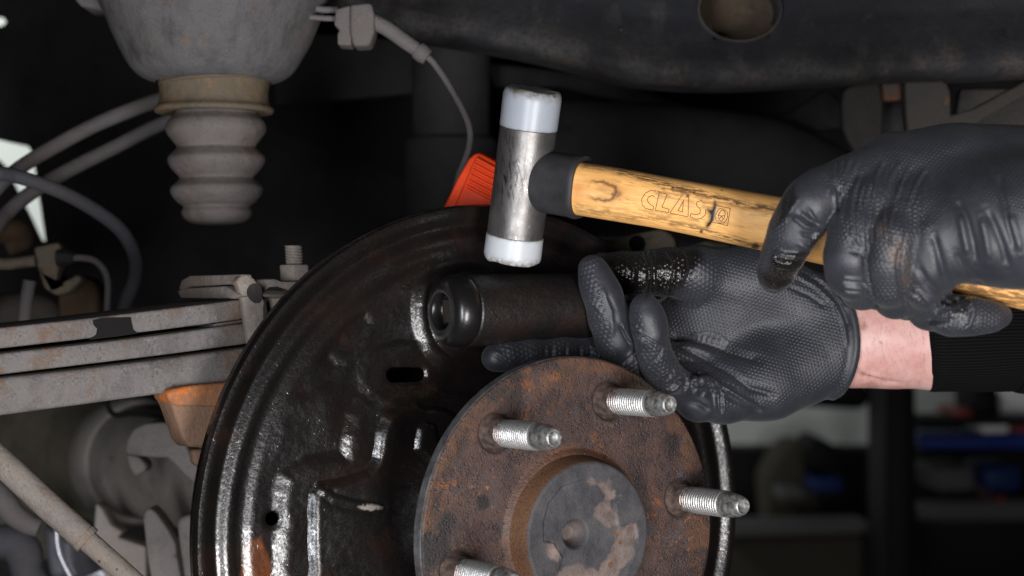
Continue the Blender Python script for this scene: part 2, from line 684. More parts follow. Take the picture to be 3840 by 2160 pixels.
for nm_, base_ in (("white_plastic", (0.48, 0.50, 0.53)), ("top_tip_plastic", (0.31, 0.335, 0.375))):  # the top tip gets a darker base colour than the bottom one
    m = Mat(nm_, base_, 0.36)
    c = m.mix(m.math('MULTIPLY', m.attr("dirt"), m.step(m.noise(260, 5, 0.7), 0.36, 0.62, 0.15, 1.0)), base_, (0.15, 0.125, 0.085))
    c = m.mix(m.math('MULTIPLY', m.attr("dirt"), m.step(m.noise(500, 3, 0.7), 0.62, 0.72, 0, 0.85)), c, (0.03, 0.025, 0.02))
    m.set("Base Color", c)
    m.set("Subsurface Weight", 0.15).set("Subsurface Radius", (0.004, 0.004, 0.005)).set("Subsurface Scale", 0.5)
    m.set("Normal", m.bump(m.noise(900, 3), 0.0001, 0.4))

m = Mat("collar_rubber", (0.018, 0.018, 0.02), 0.55)
m.set("Base Color", m.ramp(m.noise(120, 4), [(0.3, (0.013, 0.013, 0.015)), (0.7, (0.026, 0.025, 0.027))]))
m.set("Normal", m.bump(m.noise(900, 2), 0.00015, 0.5))

m = Mat("ash_wood", (0.6, 0.4, 0.18), 0.45)
hv = m.attr("huv", True)
g1 = m.noise(1.0, 4, 0.6, m.obj((55, 1500, 300), src=hv))
g2 = m.noise(1.0, 4, 0.65, m.obj((26, 210, 90), src=hv))
c = m.ramp(g2, [(0.26, (0.72, 0.355, 0.105)), (0.50, (0.86, 0.455, 0.145)), (0.75, (0.88, 0.52, 0.19))])
c = m.mix(m.step(g1, 0.52, 0.70, 0, 0.28), c, (0.42, 0.21, 0.065))
dn = m.noise(1.0, 6, 0.75, m.obj((150, 720, 330), src=hv))
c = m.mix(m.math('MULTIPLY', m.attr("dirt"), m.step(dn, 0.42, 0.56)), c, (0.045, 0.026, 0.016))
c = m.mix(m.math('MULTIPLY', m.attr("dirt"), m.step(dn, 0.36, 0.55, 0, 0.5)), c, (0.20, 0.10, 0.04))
c = m.mix(m.attr("dark"), c, (0.014, 0.008, 0.006))
c = m.mix(m.attr("amber_tint"), c, (0.50, 0.205, 0.055))
m.set("Base Color", c)
m.set("Roughness", m.step(g2, 0.3, 0.7, 0.38, 0.55))
m.set("Normal", m.bump(m.math('ADD', g1, dn), 0.00012, 0.5))
m.set("Coat Weight", 0.15).set("Coat Roughness", 0.3)
Mat("engraving", (0.11, 0.052, 0.022), 0.8)

# gloves
m = Mat("black_nitrile", (0.024, 0.0245, 0.029), 0.46)
gv = m.attr("guv", True)
tx = m.attr("grip")
oil = m.attr("oil")
sm = None
for ang in (0, 60, 120):
    k = 2 * math.pi / 0.866
    r_ = math.radians(ang)
    w_ = m.math('COSINE', m.dot(gv, (k * math.cos(r_), k * math.sin(r_), 0)))
    sm = w_ if sm is None else m.math('ADD', sm, w_)
pat = m.math('MULTIPLY', m.step(sm, -0.9, 2.6), tx)
fold = m.noise(90, 4, 0.6)
c = m.ramp(fold, [(0.3, (0.0155, 0.0165, 0.0215)), (0.7, (0.0235, 0.0248, 0.0315))])
c = m.mix(m.math('MULTIPLY', pat, 0.14), c, (0.055, 0.056, 0.064))
c = m.mix(oil, c, (0.0065, 0.005, 0.0045))
c = m.mix(m.math('MULTIPLY', m.attr("brown"), m.step(m.noise(200, 4), 0.35, 0.65)), c, (0.075, 0.048, 0.036))
m.set("Base Color", c)
m.set("Roughness", m.mix(oil, m.step(fold, 0.3, 0.7, 0.45, 0.53), m.step(m.noise(300, 3), 0.3, 0.7, 0.06, 0.24)))
b1 = m.bump(pat, 0.00023, 1.0)
b2 = m.bump(m.math('ADD', m.noise(1400, 2), m.math('MULTIPLY', m.noise(120, 2), 2.0)), 0.00018, 0.7, b1)
b3 = m.bump(m.math('MULTIPLY', m.noise(120, 2, 0.5), oil), 0.0013, 1.0, b2)
m.set("Normal", b3)
m.set("Sheen Weight", 0.06).set("Sheen Roughness", 0.5)

m = Mat("skin", (0.5, 0.3, 0.25), 0.5)
c = m.ramp(m.noise(70, 5, 0.6), [(0.3, (0.45, 0.21, 0.185)), (0.5, (0.52, 0.295, 0.262)), (0.75, (0.57, 0.375, 0.34))])
c = m.mix(m.step(m.noise(900, 3), 0.55, 0.75, 0, 0.12), c, (0.46, 0.23, 0.19))
c = m.mix(m.attr("smudge"), c, (0.26, 0.125, 0.085))
m.set("Base Color", c)
m.set("Subsurface Weight", 0.2).set("Subsurface Radius", (0.006, 0.0025, 0.0015)).set("Subsurface Scale", 0.5)
m.set("Normal", m.bump(m.math('ADD', m.noise(1100, 3), m.voro(700)), 0.00009, 0.5))
Mat("hair", (0.16, 0.085, 0.055), 0.5)
m = Mat("knit", (0.008, 0.008, 0.009), 0.9)
kv = m.attr("kuv", True)
m.set("Base Color", m.mix(m.step(m.math('COSINE', m.dot(kv, (0, 2 * math.pi / 0.0016, 0))), -0.2, 1.0), (0.0022, 0.0022, 0.0025), (0.0065, 0.0065, 0.007)))
m.set("Specular IOR Level", 0.1)
m.set("Normal", m.bump(m.math('ADD', m.math('COSINE', m.dot(kv, (0, 2 * math.pi / 0.0016, 0))), m.math('MULTIPLY', m.math('COSINE', m.dot(kv, (2 * math.pi / 0.0011, 0, 0))), 0.4)), 0.0004, 0.8))

# underbody
dusty("dust_spring", (0.128, 0.117, 0.112), rust=(0.120, 0.072, 0.044), rust_amt=0.85, dark=0.5, gs=1.5, streak=0.0)
dusty("dust_clip", (0.205, 0.176, 0.154), rust=(0.20, 0.085, 0.03), rust_amt=0.15, dark=0.6)
dusty("dust_bracket", (0.088, 0.083, 0.084), rust=(0.13, 0.085, 0.055), rust_amt=0.3, dark=0.55, spots=False, streak=0.4)
dusty("dust_cup", (0.095, 0.074, 0.052), rust=(0.15, 0.095, 0.045), rust_amt=0.75, dark=0.6, spots=False)
dusty("dust_rubber", (0.108, 0.094, 0.088), rust=(0.095, 0.066, 0.050), rust_amt=0.6, dark=0.55, spots=False, gs=0.6, grain=600, bump=0.0003)
dusty("dust_axle", (0.265, 0.238, 0.220), rust=(0.07, 0.052, 0.032), rust_amt=0.3, dark=0.55, spots=False)
dusty("dust_rod", (0.165, 0.142, 0.125), rust=(0.15, 0.085, 0.05), rust_amt=0.35, dark=0.45)
dusty("dust_hose", (0.085, 0.077, 0.077), rust=(0.1, 0.07, 0.05), rust_amt=0.2, dark=0.7, spots=False)
dusty("dust_hose_dark", (0.050, 0.049, 0.056), rust_amt=0, dark=0.7, spots=False)
dusty("dust_khaki", (0.115, 0.092, 0.068), rust=(0.05, 0.034, 0.022), rust_amt=0.6, dark=0.4)
dusty("dust_strap", (0.36, 0.31, 0.23), rust=(0.10, 0.07, 0.04), rust_amt=0.5, dark=0.4)
dusty("rust_block", (0.165, 0.098, 0.064), rust=(0.42, 0.125, 0.022), rust_amt=0.35, dark=0.7)
dusty("rust_brown", (0.062, 0.040, 0.024), rust=(0.10, 0.05, 0.02), rust_amt=0.5, dark=0.5)
dusty("bracket_dark", (0.018, 0.016, 0.0145), rust=(0.14, 0.05, 0.02), rust_amt=0.25, dark=0.6, spots=False)
m = dusty("frame_black", (0.0125, 0.013, 0.016), rust=(0.05, 0.04, 0.03), rust_amt=0.12, dark=0.6, spots=False)
c0_ = m.b.inputs["Base Color"].links[0].from_socket
m.set("Base Color", m.mix(m.math('MULTIPLY', m.attr("dust"), m.step(m.noise(420, 4, 0.7), 0.34, 0.62, 0.35, 1.0)), c0_, m.ramp(m.noise(60, 4, 0.6), [(0.35, (0.036, 0.035, 0.036)), (0.6, (0.054, 0.047, 0.042)), (0.75, (0.08, 0.054, 0.036))])))
dusty("frame_dust", (0.046, 0.042, 0.040), rust=(0.10, 0.055, 0.03), rust_amt=0.35, dark=0.35, spots=False)
dusty("underbody_black", (0.0090, 0.0083, 0.0085), rust_amt=0, dark=0.35, spots=False)
dusty("underbody_grey", (0.0225, 0.0215, 0.0222), rust_amt=0, dark=0.6, spots=False)
m = Mat("alloy", (0.32, 0.32, 0.35), 0.4, 0.7)
m.set("Normal", m.bump(m.noise(300, 3), 0.0004, 0.6))
m = Mat("orange_plastic", (0.78, 0.085, 0.018), 0.42)
m.set("Base Color", m.ramp(m.noise(120, 4), [(0.3, (0.74, 0.048, 0.006)), (0.7, (0.86, 0.068, 0.010))]))
m.set("Normal", m.bump(m.noise(700, 2), 0.0001, 0.4))
m.set("Specular IOR Level", 0.2).set("Roughness", 0.55)
# workshop
m = Mat("rim_black", (0.03, 0.028, 0.028), 0.62)
m.set("Base Color", m.ramp(m.noise(160, 5, 0.7), [(0.35, (0.012, 0.011, 0.011)), (0.6, (0.04, 0.037, 0.036)), (0.8, (0.085, 0.08, 0.078))]))
m.set("Normal", m.bump(m.noise(700, 3), 0.0004, 0.8))
dusty("strap_stain", (0.030, 0.026, 0.026), rust_amt=0, dark=0.6, spots=False)
Mat("oil_spot", (0.007, 0.0058, 0.0056), 0.5)
dusty("socket_brown", (0.035, 0.026, 0.022), rust=(0.08, 0.04, 0.02), rust_amt=0.5, dark=0.4)
dusty("rust_orange", (0.22, 0.105, 0.055), rust=(0.50, 0.135, 0.02), rust_amt=0.95, dark=0.7)
dusty("wire_grey", (0.105, 0.095, 0.093), rust_amt=0, dark=0.7, spots=False)
dusty("frame_inside", (0.075, 0.055, 0.038), rust=(0.12, 0.06, 0.025), rust_amt=0.5, spots=False)
dusty("dust_axle_light", (0.235, 0.210, 0.195), rust=(0.09, 0.06, 0.035), rust_amt=0.2, dark=0.6, spots=False)
dusty("dust_axle_dark", (0.115, 0.102, 0.080), rust=(0.05, 0.045, 0.015), rust_amt=0.3, dark=0.6, spots=False)
dusty("underbody_grey2", (0.0185, 0.0185, 0.018), rust_amt=0, dark=0.6, spots=False)
dusty("bracket_grey", (0.036, 0.032, 0.029), rust=(0.14, 0.06, 0.03), rust_amt=0.3, dark=0.6, spots=False)
dusty("bracket_rust", (0.045, 0.03, 0.022), rust=(0.12, 0.038, 0.014), rust_amt=0.5, dark=0.6, spots=False)
dusty("green_grey", (0.085, 0.088, 0.078), rust_amt=0, dark=0.8, spots=False)
Mat("alloy_dark", (0.085, 0.085, 0.10), 0.5, 0.3)
# workshop walls
m = Mat("floor_paint", (0.09, 0.09, 0.088), 0.7)
m.set("Base Color", m.ramp(m.noise(6, 5, 0.6), [(0.3, (0.05, 0.05, 0.048)), (0.7, (0.11, 0.11, 0.105))]))
Mat("wall_paint", (0.62, 0.63, 0.61), 0.8)
Mat("black_paint", (0.005, 0.005, 0.0055), 0.6)
Mat("blue_plastic", (0.012, 0.028, 0.19), 0.5)
Mat("red_plastic", (0.17, 0.022, 0.018), 0.5)
Mat("grey_paint", (0.075, 0.075, 0.073), 0.6)
dusty("dust_pipe", (0.15, 0.147, 0.145), rust_amt=0, dark=0.8, spots=False)
Mat("blue_dim", (0.010, 0.022, 0.085), 0.5)
Mat("grey_dim", (0.075, 0.075, 0.073), 0.6)
Mat("pale_paint", (0.70, 0.70, 0.68), 0.6)
Mat("brown_paint", (0.045, 0.038, 0.030), 0.7)

for k_ in ("black_paint", "brown_paint", "blue_dim", "grey_dim", "grey_paint", "oil_spot"):
    MATS[k_].node_tree.nodes["Principled BSDF"].inputs["Specular IOR Level"].default_value = 0.12

# ================================================================== backing plate
def build_plate():
    t = thing("backing_plate", "round oily black brake backing plate with pressed ridges and slot", "backing plate", PLATE)
    nr, nt_ = 232, 1000
    R = 0.1465
    r = np.concatenate([np.linspace(0.030, R, nr), [R + 0.0003, R + 0.0003]])
    th = np.linspace(0, 2 * np.pi, nt_, endpoint=False)
    rr, tt = np.meshgrid(r, th, indexing='ij')
    U, Vv = (rr * np.cos(tt)).ravel(), (rr * np.sin(tt)).ravel()
    pts = np.stack([U, Vv], 1)
    rad = np.hypot(U, Vv)
    h = np.full(len(U), 0.0035)
    # concentric ridges (profile from the rim inwards)
    prof = np.array([(0.000, 1.7), (0.1215, 1.7), (0.1230, 1.5), (0.1242, 1.05), (0.1262, 0.55), (0.1278, 0.45), (0.1295, 0.6), (0.1315, 1.15), (0.1330, 1.35), (0.1342, 1.05), (0.1362, 0.1),
                     (0.1380, -0.4), (0.1392, -0.4), (0.1405, 0.0), (0.1440, 1.9), (0.1450, 2.3), (0.1465, 2.4), (0.16, 2.4)])
    fine = np.linspace(0.0, 0.16, 3201)
    pv = np.interp(fine, prof[:, 0], prof[:, 1])
    ker = np.exp(-np.linspace(-2.2, 2.2, 61) ** 2)
    pv = np.convolve(np.pad(pv, 30, mode='edge'), ker / ker.sum(), 'valid')
    h = np.interp(rad, fine, pv) * 1e-3
    inner = 1 - sstep(0.1160, 0.1225, rad)
    # uneven pressing
    h += inner * 0.0008 * (fbm(np.stack([U * 55, Vv * 55, U * 0], 1), 2) - 0.5) * 2 + inner * 0.00022 * (fbm(np.stack([U * 330, Vv * 330, U * 0 + 9], 1), 2) - 0.5)
    z5 = Z(700, 1300, 1.685)
    z4 = Z(700, 750, 1.9317)

    def raised(poly, height, w0, sgn=1):
        sd = poly_sdf(pts, to_plate(poly))
        sd = sd + 0.0016 * (fbm(np.stack([U * 160, Vv * 160, U * 0 + 3], 1), 2) - 0.5)
        return height * (1 - sstep(-w0, w0, sd)) * inner * sgn

    h += raised([z5(*q) for q in [(590, 1700), (590, 920), (625, 815), (740, 740), (980, 700), (1010, 600), (1025, 430), (1110, 345), (1290, 300), (1500, 285), (1800, 330), (2300, 700), (2300, 1700)]], 0.0024, 0.0050)
    h += raised([z5(*q) for q in [(785, 1700), (785, 930), (815, 868), (930, 855), (1120, 800), (1175, 700), (1205, 540), (1235, 450), (1310, 395), (1430, 380), (1600, 410), (2300, 800), (2300, 1700)]], 0.0027, 0.0026)
    h += raised([z5(*q) for q in [(1440, 520), (1470, 480), (1520, 500), (1560, 640), (1540, 740), (1480, 700), (1420, 640)]], 0.0020, 0.0018)
    h += raised([z5(*q) for q in [(620, 250), (760, 120), (900, 60), (980, 120), (930, 230), (760, 330), (640, 330)]], -0.0010, 0.0035)
    h += raised([z4(*q) for q in [(880, 1040), (1010, 900), (1180, 810), (1300, 800), (1340, 900), (1250, 1050), (1060, 1170), (900, 1160)]], -0.0011, 0.0030)
    for (x, y, a_, b_, hgt_) in ((1000, 600, 0.012, 0.016, 0.0012), (1240, 560, 0.008, 0.015, 0.0011), (880, 480, 0.018, 0.02, 0.0009), (560, 500, 0.008, 0.02, 0.0007), (1120, 300, 0.014, 0.008, 0.0008)):
        cb = to_plate([z5(x, y)])[0]
        h += inner * hgt_ * np.exp(-((U - cb[0]) / a_) ** 2 - ((Vv - cb[1]) / b_) ** 2)
    # boss round the end of the cylinder
    cc = to_plate([z4(2010, 800)])[0]
    rc = np.hypot(U - cc[0], (Vv - cc[1]) * 0.92)
    h += inner * (0.0022 * (1 - sstep(0.0225, 0.0295, rc)) + 0.0022 * (1 - sstep(0.0160, 0.0215, rc)))
    # boss carrying the adjuster slot
    sl = to_plate([z5(1378, 178)])[0]
    h += inner * 0.0008 * (1 - sstep(0.016, 0.022, np.hypot((U - sl[0]) * 0.8, (Vv - sl[1]) * 1.3)))
    # torn lip
    tl = line_dist(pts, to_plate([z5(*q) for q in [(830, 905), (900, 955), (1010, 985), (1190, 1015)]]))
    h += 0.0004 * np.exp(-(tl / 0.0012) ** 2) - 0.0003 * np.exp(-((tl - 0.0025) / 0.0015) ** 2)
    # holes
    a, b = to_plate([z5(1300, 180), z5(1460, 176)])
    e = b - a
    tq = np.clip(((pts - a) @ e) / (e @ e), 0, 1)
    hole1 = np.hypot(*(pts - a - tq[:, None] * e).T) - 0.0038
    hc = to_plate([z5(541, 1087)])[0]
    hole2 = np.hypot(U - hc[0], Vv - hc[1]) - 0.0034
    hs = np.minimum(hole1, hole2)
    h += -0.0006 * np.exp(-(np.abs(hs) / 0.0012) ** 2)
    # snap to the outlines
    near = np.abs(hs) < 0.00042
    for arr, f_ in ((hole1, None), (hole2, None)):
        sel = near & (np.abs(arr) < 0.00042)
        if arr is hole1:
            q = pts[sel] - a - tq[sel][:, None] * e
        else:
            q = pts[sel] - hc
        ql = np.hypot(*q.T)
        pts[sel] -= q / ql[:, None] * arr[sel][:, None]
        hs[sel] = 0
    rust = 1 - sstep(-0.0012, 0.0012, poly_sdf(pts, to_plate([z5(*q) for q in [(372, 1270), (400, 1222), (468, 1190), (492, 1250), (520, 1330), (545, 1480), (560, 1700), (320, 1700), (345, 1400)]])) + 0.003 * (fbm(np.stack([U * 260, Vv * 110, U * 0], 1), 3) - 0.5))
    chip = 1 - sstep(-0.0003, 0.0003, poly_sdf(pts, to_plate([z5(*q) for q in [(1040, 997), (1150, 996), (1195, 1012), (1130, 1022), (1080, 1012)]])) + 0.0012 * (fbm(np.stack([U * 900, Vv * 900, U * 0], 1), 2) - 0.5))
    h = h.reshape(rr.shape)
    h[-2] = h[-3] - 0.0006
    h[-1] = -0.0022
    V = PLATE + pts[:, :1] * uu + pts[:, 1:] * uv + h.reshape(-1, 1) * un
    Fc = grid_faces(len(r), nt_, True)
    Fc = Fc[~(hs[Fc] <= 1e-9).all(1)]
    o = make("plate", (V, Fc), "oily_plate", t, angle=40, attrs={"rust": rust * 0.9, "chip": chip})
    md = o.modifiers.new("thickness", 'SOLIDIFY')
    md.thickness = 0.0018
    md.offset = -1
    # rolled edge, a separate rounded bead that catches the light
    lp = [(R - 0.0020, 0.0024), (R - 0.0008, 0.0032), (R + 0.0002, 0.0031), (R + 0.0007, 0.0018), (R + 0.0007, -0.0022), (R - 0.0006, -0.0026)]
    make("rolled_rim", lathe(lp, PLATE, un, 360, uu), "rim_black", t, angle=60)
    make("hole_blackout", lathe([(0.037, -0.034), (0.120, -0.034), (0.142, -0.0075)], PLATE, un, 96, uu), "black_paint", t)  # added black sheet behind the plate so that its holes read dark
    return t


build_plate()

# ================================================================== wheel hub
def build_hub():
    t = thing("wheel_hub", "rusty brown wheel hub flange with threaded studs and dark centre boss", "wheel hub", HUB)
    z6 = Z(1500, 1260, 1.61)
    R = 0.0770
    # flange disc: polar grid so that grime can be laid on
    r = np.concatenate([np.linspace(0.020, R - 0.0008, 120), [R - 0.0003, R]])
    hh = np.concatenate([np.zeros(120), [-0.0002, -0.0008]])
    seg = 420
    th = np.linspace(0, 2 * np.pi, seg, endpoint=False)
    rr, tt = np.meshgrid(r, th, indexing='ij')
    h = np.repeat(hh[:, None], seg, 1)
    U, V_ = rr * np.cos(tt), rr * np.sin(tt)
    h = h + 0.00035 * (fbm(np.stack([U.ravel() * 60, V_.ravel() * 60, 0 * U.ravel()], 1), 3).reshape(U.shape) - 0.5)
    h += 0.0016 * (1 - sstep(0.0345, 0.0375, rr))            # small fillet at the foot of the boss
    angs = [math.radians(d) + 0.0524 for d in (16, -44, 76, -104, 136, -164)]
    cen = [0.0606 * np.array([math.sin(q), math.cos(q)]) for q in angs]
    grime = 0.75 * sstep(0.0685, 0.0755, rr + 0.012 * (fbm(np.stack([U.ravel() * 70, V_.ravel() * 70, 0 * U.ravel() + 2], 1), 3).reshape(U.shape) - 0.5))
    for c in cen:
        q = np.hypot(U - c[0], V_ - c[1])
        h -= 0.0011 * (1 - sstep(0.0082, 0.0094, q))
        grime = np.maximum(grime, 0.75 * (1 - sstep(0.0078, 0.0105, q)))
    nz = fbm(np.stack([U.ravel() * 110, V_.ravel() * 110, 0 * U.ravel() + 5], 1), 4).reshape(U.shape)
    # oil-dark blotch on the left edge and a dark thumb spot
    p2 = np.stack([U.ravel(), V_.ravel()], 1)
    for (x, y, s_, k) in ((225, 1150, 0.009, 1.0), (205, 1260, 0.010, 1.0), (215, 1010, 0.006, 0.5), (505, 1010, 0.0030, 1.0), (1830, 800, 0.010, 0.5), (620, 300, 0.010, 0.35)):
        c = to_hub([z6(x, y)])[0]
        q = np.hypot(*(p2 - c).T).reshape(U.shape)
        grime = np.maximum(grime, k * (1 - sstep(s_ * 0.5, s_ * 1.2, q + (nz - 0.5) * 0.012)))
    orange = 0.8 * (1 - sstep(0.0352, 0.0405, rr + (nz - 0.5) * 0.006)) * (0.5 + 0.5 * nz)
    orange = np.maximum(orange, 0.55 * sstep(0.064, 0.076, rr + (nz - 0.5) * 0.03) * sstep(0.45, 0.6, nz))
    V = HUB + U.reshape(-1, 1) * uu + V_.reshape(-1, 1) * uv + h.reshape(-1, 1) * un
    make("flange", (V, grid_faces(len(r), seg, True)), "hub_rust", t, angle=60, attrs={"grime": np.clip(grime, 0, 1).ravel(), "orange": orange.ravel()})
    make("flange_rim", lathe([(R, -0.0007), (R + 0.0003, -0.0012), (R + 0.0003, -0.0062), (R - 0.0010, -0.0072), (R - 0.03, -0.0072), (0.045, -0.016), (0.040, -0.064)], HUB, un, 300, uu), "hub_rim", t, angle=30)
    # centre boss
    r = np.concatenate([np.linspace(0.00002, 0.0306, 110), [0.0312, 0.0318, 0.0322, 0.0330, 0.0346]])
    hh = np.concatenate([np.full(110, 0.0116), [0.0115, 0.0111, 0.0104, 0.006, 0.0008]])
    rr, tt = np.meshgrid(r, th, indexing='ij')
    h = np.repeat(hh[:, None], seg, 1)
    U, V_ = rr * np.cos(tt), rr * np.sin(tt)
    p2 = np.stack([U.ravel(), V_.ravel()], 1)
    tol = lambda q: to_hub([z6(*k) for k in q], 0.0116)
    nz = fbm(np.stack([U.ravel() * 170, V_.ravel() * 170, 0 * U.ravel()], 1), 4)
    cutp = tol([(868, 1240), (868, 1120), (900, 1010), (980, 910), (1100, 868), (1210, 880), (1335, 965), (1300, 1010), (1320, 1150), (1420, 1132), (1440, 1250), (1360, 1449), (1200, 1700), (1000, 1700), (950, 1449), (985, 1340), (930, 1250)])
    h = h.ravel() - 0.0009 * (1 - sstep(-0.0005, 0.0005, poly_sdf(p2, cutp)))
    dim = tol([(1068, 1198)])[0]
    q = np.hypot(*(p2 - dim).T)
    h = h - 0.0075 * (1 - sstep(0.0030, 0.0066, q)) - 0.0005 * (1 - sstep(0.0062, 0.0072, q))
    h = h + 0.0003 * (nz - 0.5)
    pale = np.zeros(len(h))
    for poly in ([(1150, 870), (1230, 885), (1340, 965), (1290, 1000), (1308, 1070), (1316, 1140), (1270, 1158), (1205, 1110), (1185, 1050), (1245, 1000), (1215, 930)],
                 [(1290, 1168), (1420, 1132), (1435, 1200), (1400, 1320), (1290, 1500), (1180, 1700), (960, 1700), (955, 1430), (1190, 1390), (1280, 1300), (1306, 1210)],
                 [(872, 1240), (930, 1250), (978, 1300), (985, 1340), (955, 1400), (905, 1345)]):
        pale = np.maximum(pale, 1 - sstep(-0.0012, 0.0010, poly_sdf(p2, tol(poly)) + (nz - 0.5) * 0.009)) * (0.62 + 0.55 * nz)
    edge = tol([(1000, 1192)])[0]
    pale = np.maximum(pale, 0.45 * (1 - sstep(0.004, 0.0066, q)))
    qe = np.hypot((p2[:, 0] - edge[0]) * 1.7, p2[:, 1] - edge[1])
    pale = np.maximum(pale, 1.6 * (1 - sstep(0.0018, 0.0025, qe)))  # lit inner wall of the centre hole, painted as a pale crescent
    orange = sstep(0.0316, 0.0323, rr.ravel())
    for (x, y, s_) in ((1308, 1196, 0.0016), (1338, 1246, 0.0014), (1280, 1382, 0.0017)):
        c = tol([(x, y)])[0]
        orange = np.maximum(orange, 1 - sstep(s_ * 0.5, s_ * 1.1, np.hypot(*(p2 - c).T)))
    V = HUB + U.reshape(-1, 1) * uu + V_.reshape(-1, 1) * uv + h.reshape(-1, 1) * un
    make("centre_boss", (V, grid_faces(len(r), seg, True)), "hub_boss", t, angle=60, attrs={"pale": pale, "orange": orange})
    # studs
    L, pitch, n = 0.0436, 0.00165, 16
    s0, s1 = 0.0052, 0.0330
    seg = 48
    t_ = np.linspace(0, 2 * np.pi, seg, endpoint=False)
    hs = np.arange(s0, s1, pitch / 8)
    H, T = np.meshgrid(hs, t_, indexing='ij')
    ph = ((H / pitch + T / (2 * np.pi)) % 1.0)
    tri = np.abs(ph - 0.5) * 2
    fade = sstep(s0, s0 + 0.0012, H) * (1 - sstep(s1 - 0.0016, s1, H))
    Rr = 0.0060 - 0.0011 * fade * np.clip(1.25 * (1 - tri) - 0.1, 0, 1) - 0.0004 * (1 - fade)
    Vt = Rr[..., None] * (np.cos(T)[..., None] * uu + np.sin(T)[..., None] * uv) + H[..., None] * un
    thread = (Vt.reshape(-1, 3), grid_faces(len(hs), seg, True))
    nose = lathe([(0.0056, s1 - 0.0003), (0.0055, s1 + 0.0008), (0.0054, s1 + 0.0035), (0.0051, s1 + 0.0062), (0.0046, s1 + 0.0085), (0.0040, L - 0.0004), (0.0036, L + 0.0002), (0.0032, L + 0.0003), (0.0028, L - 0.0003), (0.0024, L - 0.0014), (0.0012, L - 0.0018), (0.00001, L - 0.0019)], np.zeros(3), un, seg, uu)
    shank = lathe([(0.0086, -0.0016), (0.0078, -0.0002), (0.0071, 0.0010), (0.0066, 0.0022), (0.0064, 0.0045), (0.0058, 0.0056)], np.zeros(3), un, seg, uu)
    first = None
    for c in cen:
        off = c[0] * uu + c[1] * uv
        if first is None:
            first = make("wheel_stud", (thread[0] + HUB + off, thread[1]), "stud_steel", t, angle=180, origin=HUB + off, attrs={"root": (1 - sstep(s0 + 0.001, s0 + 0.010, H)).ravel(), "groove": (fade * np.clip(1.8 * (1 - tri) - 0.45, 0, 1)).ravel()})
            make("nose", (nose[0] + HUB + off, nose[1]), "stud_nose", first, angle=50)
            make("shank", (shank[0] + HUB + off, shank[1]), "stud_shank", first, angle=50)
            off0 = off
        else:
            c_ = copy_part(first, off - off0)
            c_.rotation_mode = 'AXIS_ANGLE'
            c_.rotation_axis_angle = (1.3 * len(t.children), *un)
    return t


build_hub()

# ================================================================== cylinder across the plate
def build_cylinder():
    z = Z(1560, 1000, 2.576)
    ax = unit(-uu + 0.015 * np.array([0, 0, -1.0]))           # towards its capped end
    OFF = 0.0225
    c0 = on_plane(*z(240, 430), OFF)                           # face of the cap
    R = 0.0163
    t = thing("wheel_cylinder", "oily black cylinder with a rounded end cap lying across the plate", "cylinder", c0 - 0.03 * ax - R * np.array([0, 0, 1.0]))
    make("cap", lathe([(0.00001, -0.0055), (0.0050, -0.0054), (0.0072, -0.0048), (0.0077, -0.0016), (0.0083, -0.0003), (0.0096, 0.0001), (0.0122, -0.0005), (0.0144, -0.0021), (0.0158, -0.0046),
                       (0.0165, -0.0078), (0.0164, -0.0106), (0.0157, -0.0119), (0.0149, -0.0123)], c0, ax, 96, uv, sub=70), "oily_cap", t, angle=180)
    make("barrel", lathe([(0.0120, -0.0118), (0.0158, -0.0120), (0.0163, -0.0127), (0.0163, -0.080), (0.0155, -0.084), (0.0001, -0.084)], c0, ax, 96, uv), "oily_tube", t, angle=30)
    make("socket", boxm(c0 - 0.0046 * ax, 0.0036, 0.0016, 0.0052, 0.0006, rot=[un, ax, np.cross(un, ax)]), "socket_brown", t)
    return c0, ax, R


CYL = build_cylinder()

